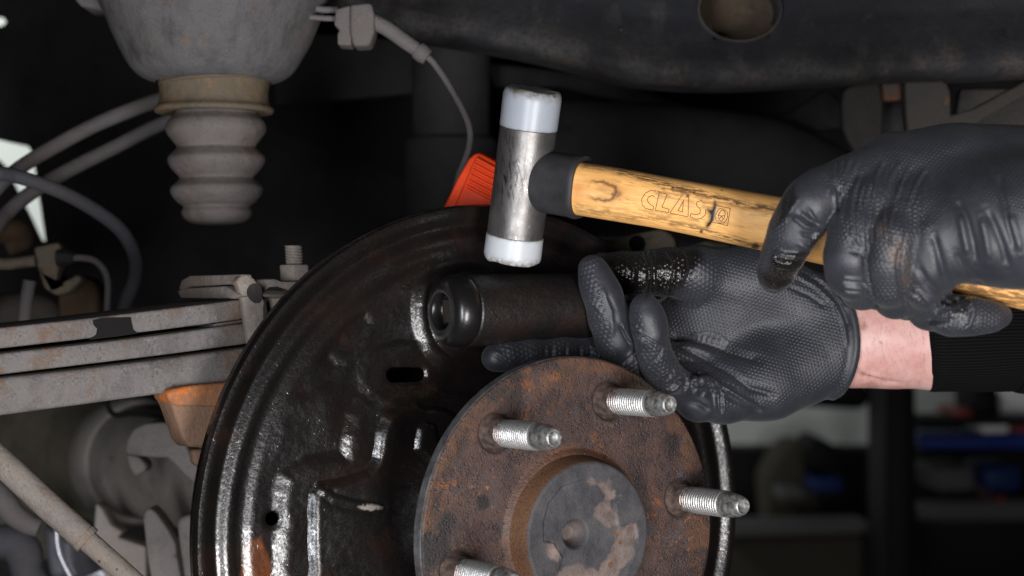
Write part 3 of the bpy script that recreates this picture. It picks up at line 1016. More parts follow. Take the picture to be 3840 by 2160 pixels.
# ================================================================== hammer
def build_hammer():
    B, T = P2(1287.5, 656, 0.838), P2(1341.5, 224, 0.8205)
    a = unit(T - B)
    Ln = np.linalg.norm(T - B)
    R = 73.5 * K * 0.829 / F
    t = thing("hammer", "soft faced hammer with white plastic tips and worn wooden handle", "hammer", B)
    bv = 0.0014

    def with_attr(prof, name, mat, parent, fn, seg=128, sub=0, angle=40):
        V, Fc = lathe(prof, B, a, seg)
        q = V - B
        hgt = q @ a
        make(name, (V, Fc), mat, parent, angle, attrs=fn(V, hgt))

    b1, b2 = 0.156 * Ln, 0.775 * Ln
    hs = np.linspace(b1, b2, 60)
    head = [(R * 0.93, b1 - 0.0004), (R * 0.965, b1)] + [(R * 0.972 if 2 < i < 57 else R * 0.968, h) for i, h in enumerate(hs)] + [(R * 0.965, b2), (R * 0.93, b2 + 0.0004)]

    def hattr(V, hgt):
        p = proj(V)
        st = np.exp(-(((p[:, 0] - 1278 * K) / 75) ** 2 + ((p[:, 1] - 450 * K) / 95) ** 2)) + 0.5 * np.exp(-(((p[:, 0] - 1275 * K) / 40) ** 2 + ((p[:, 1] - 350 * K) / 55) ** 2)) + 0.25 * np.exp(-((hgt - b1) / 0.006) ** 2)
        sc = np.exp(-((p[:, 0] - (1330 * K - (p[:, 1] - 600) * 0.16)) / 55) ** 2)
        return {"stain": np.clip(st, 0.05, 1), "scratch": np.clip(sc, 0.1, 1)}
    with_attr(head, "head", "hammer_steel", t, hattr)
    # tips, faces a little mushroomed
    def rough(n):
        return (vnoise(n) - 0.5)

    def tip(prof, sgn, parent):
        V, Fc = lathe(prof, B, a, 128)
        q = V - B
        hgt = q @ a
        end = 0 if sgn < 0 else Ln
        dd = np.abs(hgt - end)
        V = V + 0.0011 * np.exp(-(dd / 0.003) ** 2)[:, None] * (vnoise(V * 260 + 5) - 0.5)[:, None] * a
        seam = np.abs(hgt - (b1 if sgn < 0 else b2))
        dirt = np.clip(np.exp(-(dd / (0.0026 if sgn < 0 else 0.0032)) ** 2) + 0.75 * np.exp(-(seam / 0.0009) ** 2) + 0.03, 0, 1)
        if sgn > 0:
            rad = np.linalg.norm(q - hgt[:, None] * a, axis=1)
            dirt = np.maximum(dirt, np.where(hgt > Ln - 0.0008, 1.0, 0))
        make("tip", (V, Fc), "white_plastic" if sgn < 0 else "top_tip_plastic", parent, 50, attrs={"dirt": dirt})
    inner = [(R * k, 0.0) for k in (0.0002, 0.3, 0.6, 0.8)]
    low = [(r, 0.0003) for r, _ in inner] + [(R * 0.93, 0.0003), (R * 0.975, 0.0009), (R, 0.0026)] + [(R * (1.0 - 0.010 * k), 0.0026 + (b1 - 0.0030) * k) for k in np.linspace(0.1, 1, 14)] + [(R * 0.94, b1 - 0.0001)]
    up = [(R * 0.94, b2 + 0.0001), (R * 0.985, b2 + 0.0004)] + [(R * (0.99 + 0.012 * k), b2 + 0.0004 + (Ln - b2 - 0.0042) * k) for k in np.linspace(0, 1, 14)] + [(R * 0.985, Ln - 0.0022), (R * 0.94, Ln - 0.0007), (R * 0.86, Ln)] + [(R * k, Ln + 0.0001) for k in (0.6, 0.3, 0.0002)]
    tip(low, -1, t)
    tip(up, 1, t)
    # handle
    pth = [P2(1330, 450, 0.8290), P2(1450, 473, 0.8185), P2(1560, 491, 0.8105), P2(1700, 516, 0.8000), P2(1935, 562, 0.7820), P2(2250, 625, 0.7590), P2(2576, 694, 0.7350), P2(2760, 735, 0.7210)]
    hr = [66, 66.5, 67, 66, 71, 80, 84, 85]
    ds = [0.829, 0.8185, 0.8105, 0.800, 0.782, 0.759, 0.735, 0.721]
    rad = [h * K * d / F for h, d in zip(hr, ds)]
    n, seg = 520, 144
    rows = spline(np.hstack([np.array(pth), np.array(rad)[:, None]]), n)
    p, r = rows[:, :3], rows[:, 3]
    tan = np.gradient(p, axis=0)
    tan /= np.linalg.norm(tan, axis=1)[:, None]
    ups = a - tan * (tan @ a)[:, None]
    ups /= np.linalg.norm(ups, axis=1)[:, None]
    sid = np.cross(ups, tan)                                   # away from / towards camera
    s = np.r_[0, np.cumsum(np.linalg.norm(np.diff(p, axis=0), axis=1))]
    ph = np.linspace(0, 2 * np.pi, seg, endpoint=False)
    e = 0.86
    cu, su = np.sign(np.cos(ph)) * np.abs(np.cos(ph)) ** e, np.sign(np.sin(ph)) * np.abs(np.sin(ph)) ** e
    tk = 0.80
    V = (p[:, None] + r[:, None, None] * (cu[None, :, None] * ups[:, None] + tk * su[None, :, None] * sid[:, None])).reshape(-1, 3)
    Fc = grid_faces(n, seg, True)
    huv = np.stack([np.repeat(s[:, None], seg, 1), np.repeat((ph / (2 * np.pi) * 0.075)[None], n, 0), np.cos(ph)[None] * r[:, None]], -1).reshape(-1, 3)
    z = Z(2150, 580, 3.22)
    pp = proj(V)
    nz = fbm(V * 420, 4)
    nz2 = fbm(huv * np.array([60, 300, 300]), 3)
    tp = lambda q: [z(*k) for k in q]
    g = lambda line, w_: np.exp(-(line_dist(pp, tp(line)) / w_) ** 2)
    # dirty edges where the flats meet the rounded top and bottom
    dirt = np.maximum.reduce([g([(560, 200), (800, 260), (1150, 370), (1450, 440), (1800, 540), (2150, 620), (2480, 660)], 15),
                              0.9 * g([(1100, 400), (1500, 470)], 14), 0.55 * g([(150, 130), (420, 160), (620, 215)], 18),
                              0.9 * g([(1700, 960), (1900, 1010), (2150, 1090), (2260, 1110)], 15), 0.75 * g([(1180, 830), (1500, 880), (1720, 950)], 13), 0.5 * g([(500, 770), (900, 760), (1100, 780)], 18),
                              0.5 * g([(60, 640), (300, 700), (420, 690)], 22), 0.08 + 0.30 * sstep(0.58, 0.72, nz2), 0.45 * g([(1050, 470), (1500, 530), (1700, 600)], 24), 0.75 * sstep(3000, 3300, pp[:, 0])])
    # flame shaped oil ring near the collar
    c = np.array(z(330, 440))
    q = pp - c
    ang = 0.12
    qx, qy = q[:, 0] * math.cos(ang) + q[:, 1] * math.sin(ang), -q[:, 0] * math.sin(ang) + q[:, 1] * math.cos(ang)
    ring = np.hypot(qx / 66, qy / 36) + (nz - 0.5) * 0.5
    front = (pp[:, 0] > z(60, 0)[0])
    dark = 0.95 * np.exp(-((ring - 0.95) / 0.16) ** 2) * sstep(-60, -10, qx) + 0.35 * np.exp(-(ring / 0.8) ** 2) * sstep(0.45, 0.62, nz2)
    dark = np.maximum(dark, 0.9 * np.exp(-(np.hypot(*(pp - z(480, 478)).T) / 9) ** 2))
    amber_tint = 0.55 * np.exp(-((ring - 1.1) / 0.42) ** 2) * 0.6 + 0.5 * g([(20, 420), (30, 540)], 26)  # amber tint in the wood round the oil ring and beside the collar
    # split beside the emblem and other black specks
    split = poly_sdf(pp, tp([(1625, 655), (1672, 690), (1700, 610), (1712, 560), (1722, 620), (1705, 720), (1690, 800), (1650, 850), (1610, 884), (1602, 852), (1640, 800), (1650, 730), (1628, 690)])) + (nz - 0.5) * 6
    dark = np.maximum(dark, 1 - sstep(-1.0, 1.2, split))
    dark = np.maximum(dark, 0.45 * np.exp(-(np.maximum(split, 0) / 8) ** 2))
    for (x, y, s_) in ((1545, 930, 9), (1460, 452, 8), (1795, 430, 5), (1200, 400, 8), (1380, 500, 7), (2200, 1110, 16)):
        dark = np.maximum(dark, 0.85 * (1 - sstep(0.5, 1.0, np.hypot(*(pp - z(x, y)).T) / s_ + (nz - 0.5) * 1.2)))
    V = V + (-0.0006 * np.clip(1 - sstep(-1, 2, split), 0, 1))[:, None] * unit([0.3, -1, 0])* -1.0
    ho = make("handle", (V, Fc), "ash_wood", t, angle=180, attrs={"huv": huv, "dirt": np.clip(dirt, 0, 1), "dark": np.clip(dark, 0, 1), "amber_tint": np.clip(amber_tint, 0, 0.8)})
    # engraved outline letters and the emblem in its box
    bvh = BVHTree.FromPolygons([Vector(v) for v in V], [tuple(int(i) for i in f) for f in Fc])
    lines = [
        [(1000, 440), (935, 432), (870, 465), (825, 535), (832, 605), (875, 650), (960, 668), (972, 628), (925, 600), (893, 555), (905, 515), (945, 495), (985, 505)],
        [(1020, 440), (1040, 450), (990, 670), (1145, 698), (1158, 660), (1070, 635), (1135, 480), (1040, 450)],
        [(1320, 480), (1165, 705), (1385, 750), (1395, 500)],
        [(1330, 545), (1318, 690), (1265, 675), (1330, 560)],
        [(1590, 590), (1540, 555), (1490, 575), (1488, 615), (1535, 660), (1530, 710), (1480, 725), (1420, 712), (1412, 750), (1480, 778), (1545, 770), (1595, 725), (1600, 660)],
        [(1700, 610), (1895, 650), (1862, 858), (1690, 815)],
        [(1770, 650), (1740, 680), (1712, 735), (1722, 790), (1770, 830), (1825, 820), (1862, 765), (1860, 700), (1820, 660), (1770, 650)],
        [(1785, 672), (1750, 730), (1755, 780), (1785, 805), (1820, 770), (1835, 710), (1815, 675), (1785, 672)],
        [(1750, 730), (1790, 740), (1830, 735)],
        [(1765, 775), (1790, 745), (1810, 775)],
    ]
    parts = []
    for ln in lines:
        src = np.array(tp(ln))
        dn = []
        for u_, v_ in zip(src[:-1], src[1:]):
            k = max(2, int(np.hypot(*(v_ - u_)) / 5))
            dn += [u_ + (v_ - u_) * i / k for i in range(k)]
        dn.append(src[-1])
        hit = []
        for x, y in dn:
            d = Vector(P(x, y, 1.0)).normalized()
            loc, nrm, _, _ = bvh.ray_cast(Vector((0, 0, 0)), d)
            if loc is not None:
                hit.append(np.array(loc) + 0.00002 * np.array(nrm))
        if len(hit) > 2:
            parts.append(tube(hit, 0.00017, 6, len(hit) * 2))
    make("lettering", join(*parts), "engraving", ho, angle=180)
    # collar
    h0 = unit(P2(1450, 473, 0.817) - P2(1330, 450, 0.829))
    c0, c1 = P2(1352, 454, 0.8275), P2(1463, 471.5, 0.8175)
    cr = 78 * K * 0.822 / F
    cl = np.linalg.norm(c1 - c0)
    hh = unit(c1 - c0)
    up = unit(a - hh * (a @ hh))
    sd = np.cross(hh, up)
    prof = [(0.93, -0.010), (1.0, -0.0095), (1.0, cl * 0.3), (1.005, cl - 0.0034), (1.03, cl - 0.0026), (1.035, cl - 0.0008), (1.01, cl + 0.0002), (0.95, cl + 0.0004), (0.86, cl + 0.0001), (0.80, cl - 0.002)]
    ph = np.linspace(0, 2 * np.pi, 96, endpoint=False)
    pw = lambda x: math.copysign(abs(x) ** 0.78, x)
    Vc = np.array([[c0 + hh * h_ + cr * k * (pw(math.cos(q)) * up + 0.80 * pw(math.sin(q)) * sd) for q in ph] for k, h_ in prof]).reshape(-1, 3)
    make("collar", (Vc, grid_faces(len(prof), 96, True)[:, ::-1]), "collar_rubber", t, angle=35)


build_hammer()

# ================================================================== the mechanic's gloved hands
def chain(rows, d0=None):
    """rows (px, py, depth, radius px) -> list of cones"""
    pts = [(P(x, y, d), r * d / F) for x, y, d, r in rows]
    return [(pts[i][0], pts[i + 1][0], pts[i][1], pts[i + 1][1]) for i in range(len(pts) - 1)]


def hand(fingers, palm, kf, kp, kfp, cut=None, vox=0.0009, noise=0.0003):
    allp = [c for f in fingers for c in f] + palm
    lo = np.min([np.minimum(a - ra, b - rb) for a, b, ra, rb in allp], 0) - 0.006
    hi = np.max([np.maximum(a + ra, b + rb) for a, b, ra, rb in allp], 0) + 0.006

    def f(p):
        d = None
        for c in palm:
            q = cone(p, *c)
            d = q if d is None else smin(d, q, kp)
        body = d
        ff = None
        for fi in fingers:
            q = None
            for c in fi:
                e = cone(p, *c)
                q = e if q is None else smin(q, e, kf)
            ff = q if ff is None else smin(ff, q, 0.0012)
        d = smin(body, ff, kfp)
        if cut is not None:
            d = np.maximum(d, cut(p))
        return d
    V, Fc = surface_net(f, lo, hi, vox)
    return V, Fc, f


def glove_attrs(V, fingers, palm, pitch_f, pitch_p):
    best = np.full(len(V), 1e9)
    uvw = np.zeros((len(V), 3))
    tip = np.zeros(len(V))
    for c in palm:
        d = cone(V, *c)
        m_ = d < best
        best[m_] = d[m_]
        uvw[m_] = np.stack([V[m_, 0] * 0.97 + V[m_, 2] * 0.25, V[m_, 2] * 0.97 - V[m_, 0] * 0.25, 0 * V[m_, 0]], 1) / pitch_p
        tip[m_] = 0
    for fi in fingers:
        cum = 0.0
        for (a, b, ra, rb) in fi:
            d = cone(V, a, b, ra, rb)
            m_ = d < best
            best[m_] = d[m_]
            e = b - a
            L = np.linalg.norm(e)
            e = e / L
            q = V[m_] - a
            t = q @ e
            y = unit(np.array([0, -1.0, 0]) - e * (-e[1]))
            x = np.cross(e, y)
            ang = np.arctan2(q @ x, q @ y)
            uvw[m_] = np.stack([cum + t, ang * (ra + rb) / 2, 0 * t], 1) / pitch_f
            tip[m_] = cum + t
            cum += L
    return uvw, tip


def groove(V, Fc, line, width, depth, ramp_ends=True):
    """fold (depth > 0 raises, < 0 sinks) along a line seen on the camera side of the surface"""
    N = normals(V, Fc)
    pp = proj(V)
    d = line_dist(pp, line)
    view = -V / np.linalg.norm(V, axis=1)[:, None]
    k = np.exp(-(d / width) ** 2) * sstep(0.0, 0.35, (N * view).sum(1))
    if ramp_ends:
        l = np.asarray(line, float)
        k = k * sstep(0, width * 3, np.hypot(*(pp - l[0]).T) + width * 0.6) * sstep(0, width * 3, np.hypot(*(pp - l[-1]).T) + width * 0.6)
    return V + (depth * k)[:, None] * N


PERSON = thing("person", "mechanic in black gloves and black knit sleeve striking with a hammer", "person", P(3300, 1500, 0.88))


def left_hand():
    ring = chain([(2222, 1010, 0.838, 55), (2240, 1060, 0.838, 63), (2262, 1110, 0.838, 69), (2284, 1190, 0.839, 73), (2308, 1275, 0.842, 71), (2352, 1350, 0.849, 70), (2470, 1420, 0.862, 70), (2650, 1430, 0.872, 74)])
    pinky = chain([(2418, 1152, 0.828, 54), (2428, 1190, 0.828, 59), (2440, 1245, 0.829, 61), (2450, 1310, 0.834, 58), (2470, 1370, 0.840, 64), (2520, 1445, 0.848, 70), (2620, 1500, 0.858, 76), (2720, 1490, 0.866, 90)])
    middle = chain([(1858, 1341, 0.832, 52), (1900, 1332, 0.834, 56), (1975, 1323, 0.838, 58), (2090, 1322, 0.846, 61), (2230, 1332, 0.856, 65), (2400, 1360, 0.866, 70), (2640, 1340, 0.878, 75)])
    index = chain([(2350, 1185, 0.897, 50), (2450, 1185, 0.898, 58), (2640, 1180, 0.896, 70)])
    thumb = chain([(2262, 1010, 0.874, 62), (2340, 1022, 0.873, 74), (2420, 1026, 0.871, 78), (2500, 1020, 0.870, 86), (2600, 1020, 0.872, 98)])
    palm = chain([(2640, 1026, 0.876, 98), (2850, 1050, 0.882, 113), (3055, 1165, 0.886, 118), (3260, 1215, 0.888, 150)]) \
        + chain([(2575, 1140, 0.889, 84), (2720, 1130, 0.886, 108)]) + chain([(2530, 1265, 0.889, 98), (2690, 1225, 0.891, 114), (3080, 1260, 0.890, 130), (3270, 1260, 0.888, 170)]) \
        + chain([(2700, 1462, 0.872, 122), (2880, 1425, 0.878, 126), (3060, 1356, 0.884, 118), (3270, 1300, 0.888, 140)])
    fingers = [ring, pinky, middle, index, thumb]
    cc, cr = P(2742, 1275, 0.886), 456 * 0.886 / F

    def cut(p):
        q = p - cc
        return np.where(q[:, 0] > 0, np.sqrt(q[:, 0] ** 2 + (q[:, 1] * 0.25) ** 2 + q[:, 2] ** 2) - cr, -0.02 + 0 * q[:, 0])
    V, Fc, f = hand(fingers, palm, 0.004, 0.014, 0.006, cut, 0.00066)
    # gentle unevenness of thin rubber
    N = normals(V, Fc)
    V = V + 0.0008 * (fbm(V * 60, 2) - 0.5)[:, None] * N
    z3 = Z(1700, 800, 1.61)
    z4 = Z(1560, 1000, 2.576)
    L3 = lambda q: [z3(*k) for k in q]
    L4 = lambda q: [z4(*k) for k in q]
    G = []
    # palm lines
    G += [(L3([(1300, 735), (1420, 745), (1560, 790), (1720, 850), (1850, 880)]), 14, -0.0022), (L3([(1310, 760), (1440, 830), (1560, 900), (1680, 960), (1800, 1060), (1930, 1100)]), 12, -0.0020),
          (L3([(1420, 1010), (1540, 1000), (1640, 1060), (1760, 1130), (1850, 1165)]), 9, 0.0016), (L3([(1600, 1040), (1590, 1120), (1595, 1190), (1612, 1215), (1630, 1180), (1625, 1080), (1600, 1040)]), 5, 0.0017),
          (L3([(1560, 1050), (1575, 1130), (1590, 1240)]), 7, -0.0013), (L3([(1350, 1130), (1480, 1150), (1560, 1200)]), 12, -0.0012), (L3([(1640, 1090), (1760, 1160), (1880, 1200)]), 8, -0.0012)]
    for k in range(7):                                         # gathered folds at the little finger's root
        x = 1395 + 26 * k
        G.append((L3([(x, 950 + 9 * k), (x + 22, 1010 + 7 * k), (x + 14, 1075 + 6 * k)]), 5, -0.0012 if k % 2 else 0.0013))
    G += [(L3([(1385, 1010), (1340, 1060), (1300, 1075)]), 5, 0.0011), (L3([(1375, 985), (1320, 1030)]), 5, -0.0012)]
    # ring finger folds
    G += [(L4([(1790, 200), (1850, 320), (1895, 440), (1900, 600), (1880, 700)]), 9, 0.0006), (L4([(1840, 260), (1920, 420), (1930, 560)]), 9, -0.0006), (L4([(1970, 570), (2020, 660), (2075, 760)]), 6, -0.0014),
          (L4([(1990, 560), (2050, 680), (2110, 760)]), 5, 0.0011), (L4([(2130, 800), (2060, 890), (1990, 950)]), 6, -0.0013), (L4([(2100, 800), (2030, 880)]), 5, 0.0010), (L4([(1650, 320), (1740, 380), (1800, 430)]), 8, 0.0007)]
    # little finger folds
    G += [(L4([(2090, 560), (2180, 660), (2280, 720), (2400, 780)]), 6, 0.0013), (L4([(2090, 600), (2190, 700), (2300, 765), (2410, 800)]), 6, -0.0016), (L4([(2380, 800), (2350, 860), (2290, 930)]), 6, -0.0010),
          (L4([(2160, 760), (2200, 900), (2260, 1010)]), 8, 0.0006), (L3([(1285, 1000), (1330, 960), (1350, 900)]), 6, -0.0010)]
    # middle finger tip seam and knuckle folds
    G += [(L4([(745, 810), (830, 870), (900, 920), (960, 965)]), 6, 0.0008), (L4([(770, 850), (850, 915), (900, 960)]), 6, -0.0007)]
    for x in (1250, 1320, 1455, 1590, 1690):
        G.append((L4([(x, 760), (x - 5, 870)]), 5, -0.0009))
    # thumb folds
    G += [(L3([(1150, 215), (1180, 300), (1185, 420), (1165, 500)]), 8, -0.0022), (L3([(1195, 215), (1215, 300), (1210, 420), (1200, 490)]), 7, 0.0016), (L3([(1290, 215), (1340, 300), (1330, 400), (1290, 480)]), 8, -0.0016),
          (L3([(1380, 230), (1400, 310), (1380, 400)]), 7, 0.0012), (L3([(1440, 240), (1440, 330), (1400, 420)]), 7, -0.0012), (L3([(1060, 250), (1090, 350), (1080, 440)]), 9, -0.0010)]
    # creases running into the cuff
    for (a, b, c, d) in (((1690, 1020), (1810, 1130), (1900, 1250), (1945, 1330)), ):
        pass
    z2 = Z(2600, 400, 1.61)
    L2 = lambda q: [z2(*k) for k in q]
    G += [(L2([(600, 1010), (740, 1090), (850, 1190), (910, 1310), (930, 1440)]), 7, 0.0012), (L2([(640, 980), (780, 1070), (890, 1190), (940, 1330)]), 7, -0.0012), (L2([(720, 1000), (840, 1100), (920, 1230)]), 6, 0.0010),
          (L2([(560, 1080), (700, 1140), (800, 1210)]), 8, -0.0008)]
    for l, w_, d in G:
        V = groove(V, Fc, l, w_, d)
    # rolled cuff
    N = normals(V, Fc)
    e = cut(V)
    V = V + (0.0008 * np.exp(-((e + 0.0022) / 0.0012) ** 2) - 0.0005 * np.exp(-((e + 0.0055) / 0.0018) ** 2))[:, None] * N
    guv, tip = glove_attrs(V, fingers, palm, 0.0024, 0.0018)
    pp = proj(V)
    N = normals(V, Fc)
    nz = fbm(V * 120, 3)
    grip = np.ones(len(V))
    # smooth bands: finger backs (right sides of ring and little finger), tip of the middle finger, heel and wrist
    smooth = [[z4(*k) for k in [(1780, -80), (1900, -80), (2060, 480), (2140, 800), (2000, 960), (1900, 800), (1880, 600), (1800, 250), (1720, 60)]],
              [z4(*k) for k in [(2130, 330), (2300, 230), (2450, 500), (2450, 780), (2300, 740), (2180, 650), (2190, 500)]],
              [z4(*k) for k in [(560, 780), (740, 800), (950, 960), (950, 1010), (800, 1080), (600, 1000)]],
              [z3(*k) for k in [(1200, 1080), (1440, 1060), (1560, 1060), (1640, 1180), (1800, 1150), (1940, 1180), (2300, 1050), (2300, 1400), (1200, 1400)]],
              [z2(*k) for k in [(700, 950), (800, 1090), (880, 1250), (920, 1449), (930, 1700), (1100, 1700), (1100, 950)]]]
    for poly in smooth:
        grip *= sstep(-8, 10, poly_sdf(pp, poly))
    grip *= 0.6 + 0.4 * sstep(0.30, 0.55, nz)
    oil = np.zeros(len(V))
    oil = np.maximum(oil, (1 - sstep(-20, 25, poly_sdf(pp, L3([(900, 180), (1200, 190), (1500, 200), (1490, 280), (1420, 400), (1330, 540), (1000, 560), (900, 400)])) + (nz - 0.5) * 70)) * (V[:, 1] > 0.845))
    make("glove", (V, Fc), "black_nitrile", PERSON, angle=180, attrs={"guv": guv, "grip": grip, "oil": oil, "brown": np.zeros(len(V))})
    # forearm
    arm = chain([(3020, 1250, 0.888, 186), (3200, 1252, 0.888, 192), (3340, 1247, 0.888, 200), (3520, 1246, 0.888, 207), (3900, 1240, 0.885, 215)])

    def fa(p):
        q = p.copy()
        q[:, 1] = 0.888 + (q[:, 1] - 0.888) * 1.25
        d = None
        for c in arm:
            e_ = cone(q, *c)
            d = e_ if d is None else smin(d, e_, 0.006)
        return d
    lo = np.array([P(2830, 1500, 0.9)[0], 0.85, P(0, 1500, 0.9)[2]])
    hi = np.array([P(3700, 0, 0.9)[0], 0.926, P(0, 1010, 0.9)[2]])

    def fcut(p):
        return np.maximum(fa(p), np.maximum(p[:, 0] - hi[0] + 0.008, lo[0] + 0.008 - p[:, 0]))
    V, Fc = surface_net(fcut, lo, hi, 0.0013)
    z7 = Z(2500, 1200, 1.51)
    L7 = lambda q: [z7(*k) for k in q]
    V = V + (0.0016 * (fbm(V * np.array([22, 40, 70]), 2) - 0.5))[:, None] * normals(V, Fc)
    for l, w_, d in ((L7([(1085, 300), (1130, 320), (1230, 345)]), 7, -0.0016), (L7([(1090, 285), (1150, 305), (1240, 330)]), 9, 0.0009), (L7([(1300, 100), (1400, 140)]), 18, 0.0004), (L7([(1230, 345), (1330, 360)]), 7, -0.0007)):
        V = groove(V, Fc, l, w_, d)
    pp = proj(V)
    nz = fbm(V * 300, 3)
    sm = np.zeros(len(V))
    for (x, y, s_, k) in ((1115, 45, 26, 0.9), (1085, 75, 12, 0.8), (1215, 128, 5, 1.0), (1110, 305, 14, 0.7), (1145, 318, 10, 0.6), (1000, 388, 26, 0.5), (1160, 370, 30, 0.45), (1090, 20, 30, 0.45)):
        sm = np.maximum(sm, k * (1 - sstep(0.35, 1.1, np.hypot(*(pp - z7(x, y)).T) / s_ + (nz - 0.5) * 1.2)))
    ar = make("forearm", (V, Fc), "skin", PERSON, angle=180, attrs={"smudge": sm})
    # fine hairs on the wrist
    bvh = BVHTree.FromPolygons([Vector(v) for v in V], [tuple(int(i) for i in q) for q in Fc])
    hp = []
    for _ in range(130):
        x, y = RNG.uniform(3215, 3470), RNG.uniform(1195, 1449)
        loc, nrm, _, _ = bvh.ray_cast(Vector((0, 0, 0)), Vector(P(x, y, 1)).normalized())
        if loc is None:
            continue
        loc, nrm = np.array(loc), np.array(nrm)
        d1 = unit(np.array([RNG.uniform(-0.2, 0.5), 0, -1.0]) + 0.35 * nrm)
        d1 = unit(d1 - nrm * (d1 @ nrm) * 0.65)
        ln = RNG.uniform(0.002, 0.005)
        hp.append(tube([loc, loc + d1 * ln * 0.5 + nrm * 0.0002, loc + d1 * ln + np.array([RNG.uniform(-1, 1) * 0.0008, 0, 0])], [0.000028, 0.000022, 0.000008], 3, 5, caps=False))
    h = make("hairs", join(*hp), "hair", ar, angle=180)
    h["kind"] = "stuff"
    # knitted sleeve cuff
    n, seg = 90, 200
    rows = spline([np.r_[P(3462, 1236, 0.888), 212 * 0.888 / F], np.r_[P(3500, 1236, 0.888), 236 * 0.888 / F], np.r_[P(3660, 1230, 0.888), 240 * 0.888 / F], np.r_[P(3800, 1226, 0.888), 238 * 0.888 / F], np.r_[P(3835, 1226, 0.888), 254 * 0.888 / F], np.r_[P(4100, 1220, 0.886), 280 * 0.888 / F]], n)
    th = np.linspace(0, 2 * np.pi, seg, endpoint=False)
    s = np.r_[0, np.cumsum(np.linalg.norm(np.diff(rows[:, :3], axis=0), axis=1))]
    Vs = np.empty((n + 4, seg, 3))
    lean = 0.0030 * np.sin(th + 0.2)
    for i in range(n):
        rr = rows[i, 3] * (1 + 0.012 * np.sin(3 * th + i * 0.13)) + 0.0007 * (vnoise(np.stack([np.cos(th) * 4, np.sin(th) * 4, th * 0 + i * 0.12], 1)) - 0.5)
        Vs[i + 4] = rows[i, :3] + np.stack([-0.0035 * (np.sin(th)) * (1 - sstep(0, 20, np.array(float(i)))) * 0.8 - 0.002 * np.cos(th) * (i < 20), -rr * np.cos(th) * 0.86, rr * np.sin(th)], 1)
    for k, (dr, dx) in enumerate(((0.86, 0.02), (0.87, 0.006), (0.90, 0.0008), (0.96, -0.0004))):
        c = rows[0, :3]
        Vs[k] = c + (Vs[4] - c) * dr
        Vs[k][:, 0] += dx
    sk = np.r_[[-0.02, -0.008, -0.003, -0.001], s]
    kuv = np.stack([np.repeat(sk[:, None], seg, 1), np.repeat((th / (2 * np.pi))[None] * round(2 * np.pi * 0.0308 / 0.0016) * 0.0016, n + 4, 0), np.zeros((n + 4, seg))], -1).reshape(-1, 3)
    make("sleeve", (Vs.reshape(-1, 3), grid_faces(n + 4, seg, True)), "knit", PERSON, angle=180, attrs={"kuv": kuv})


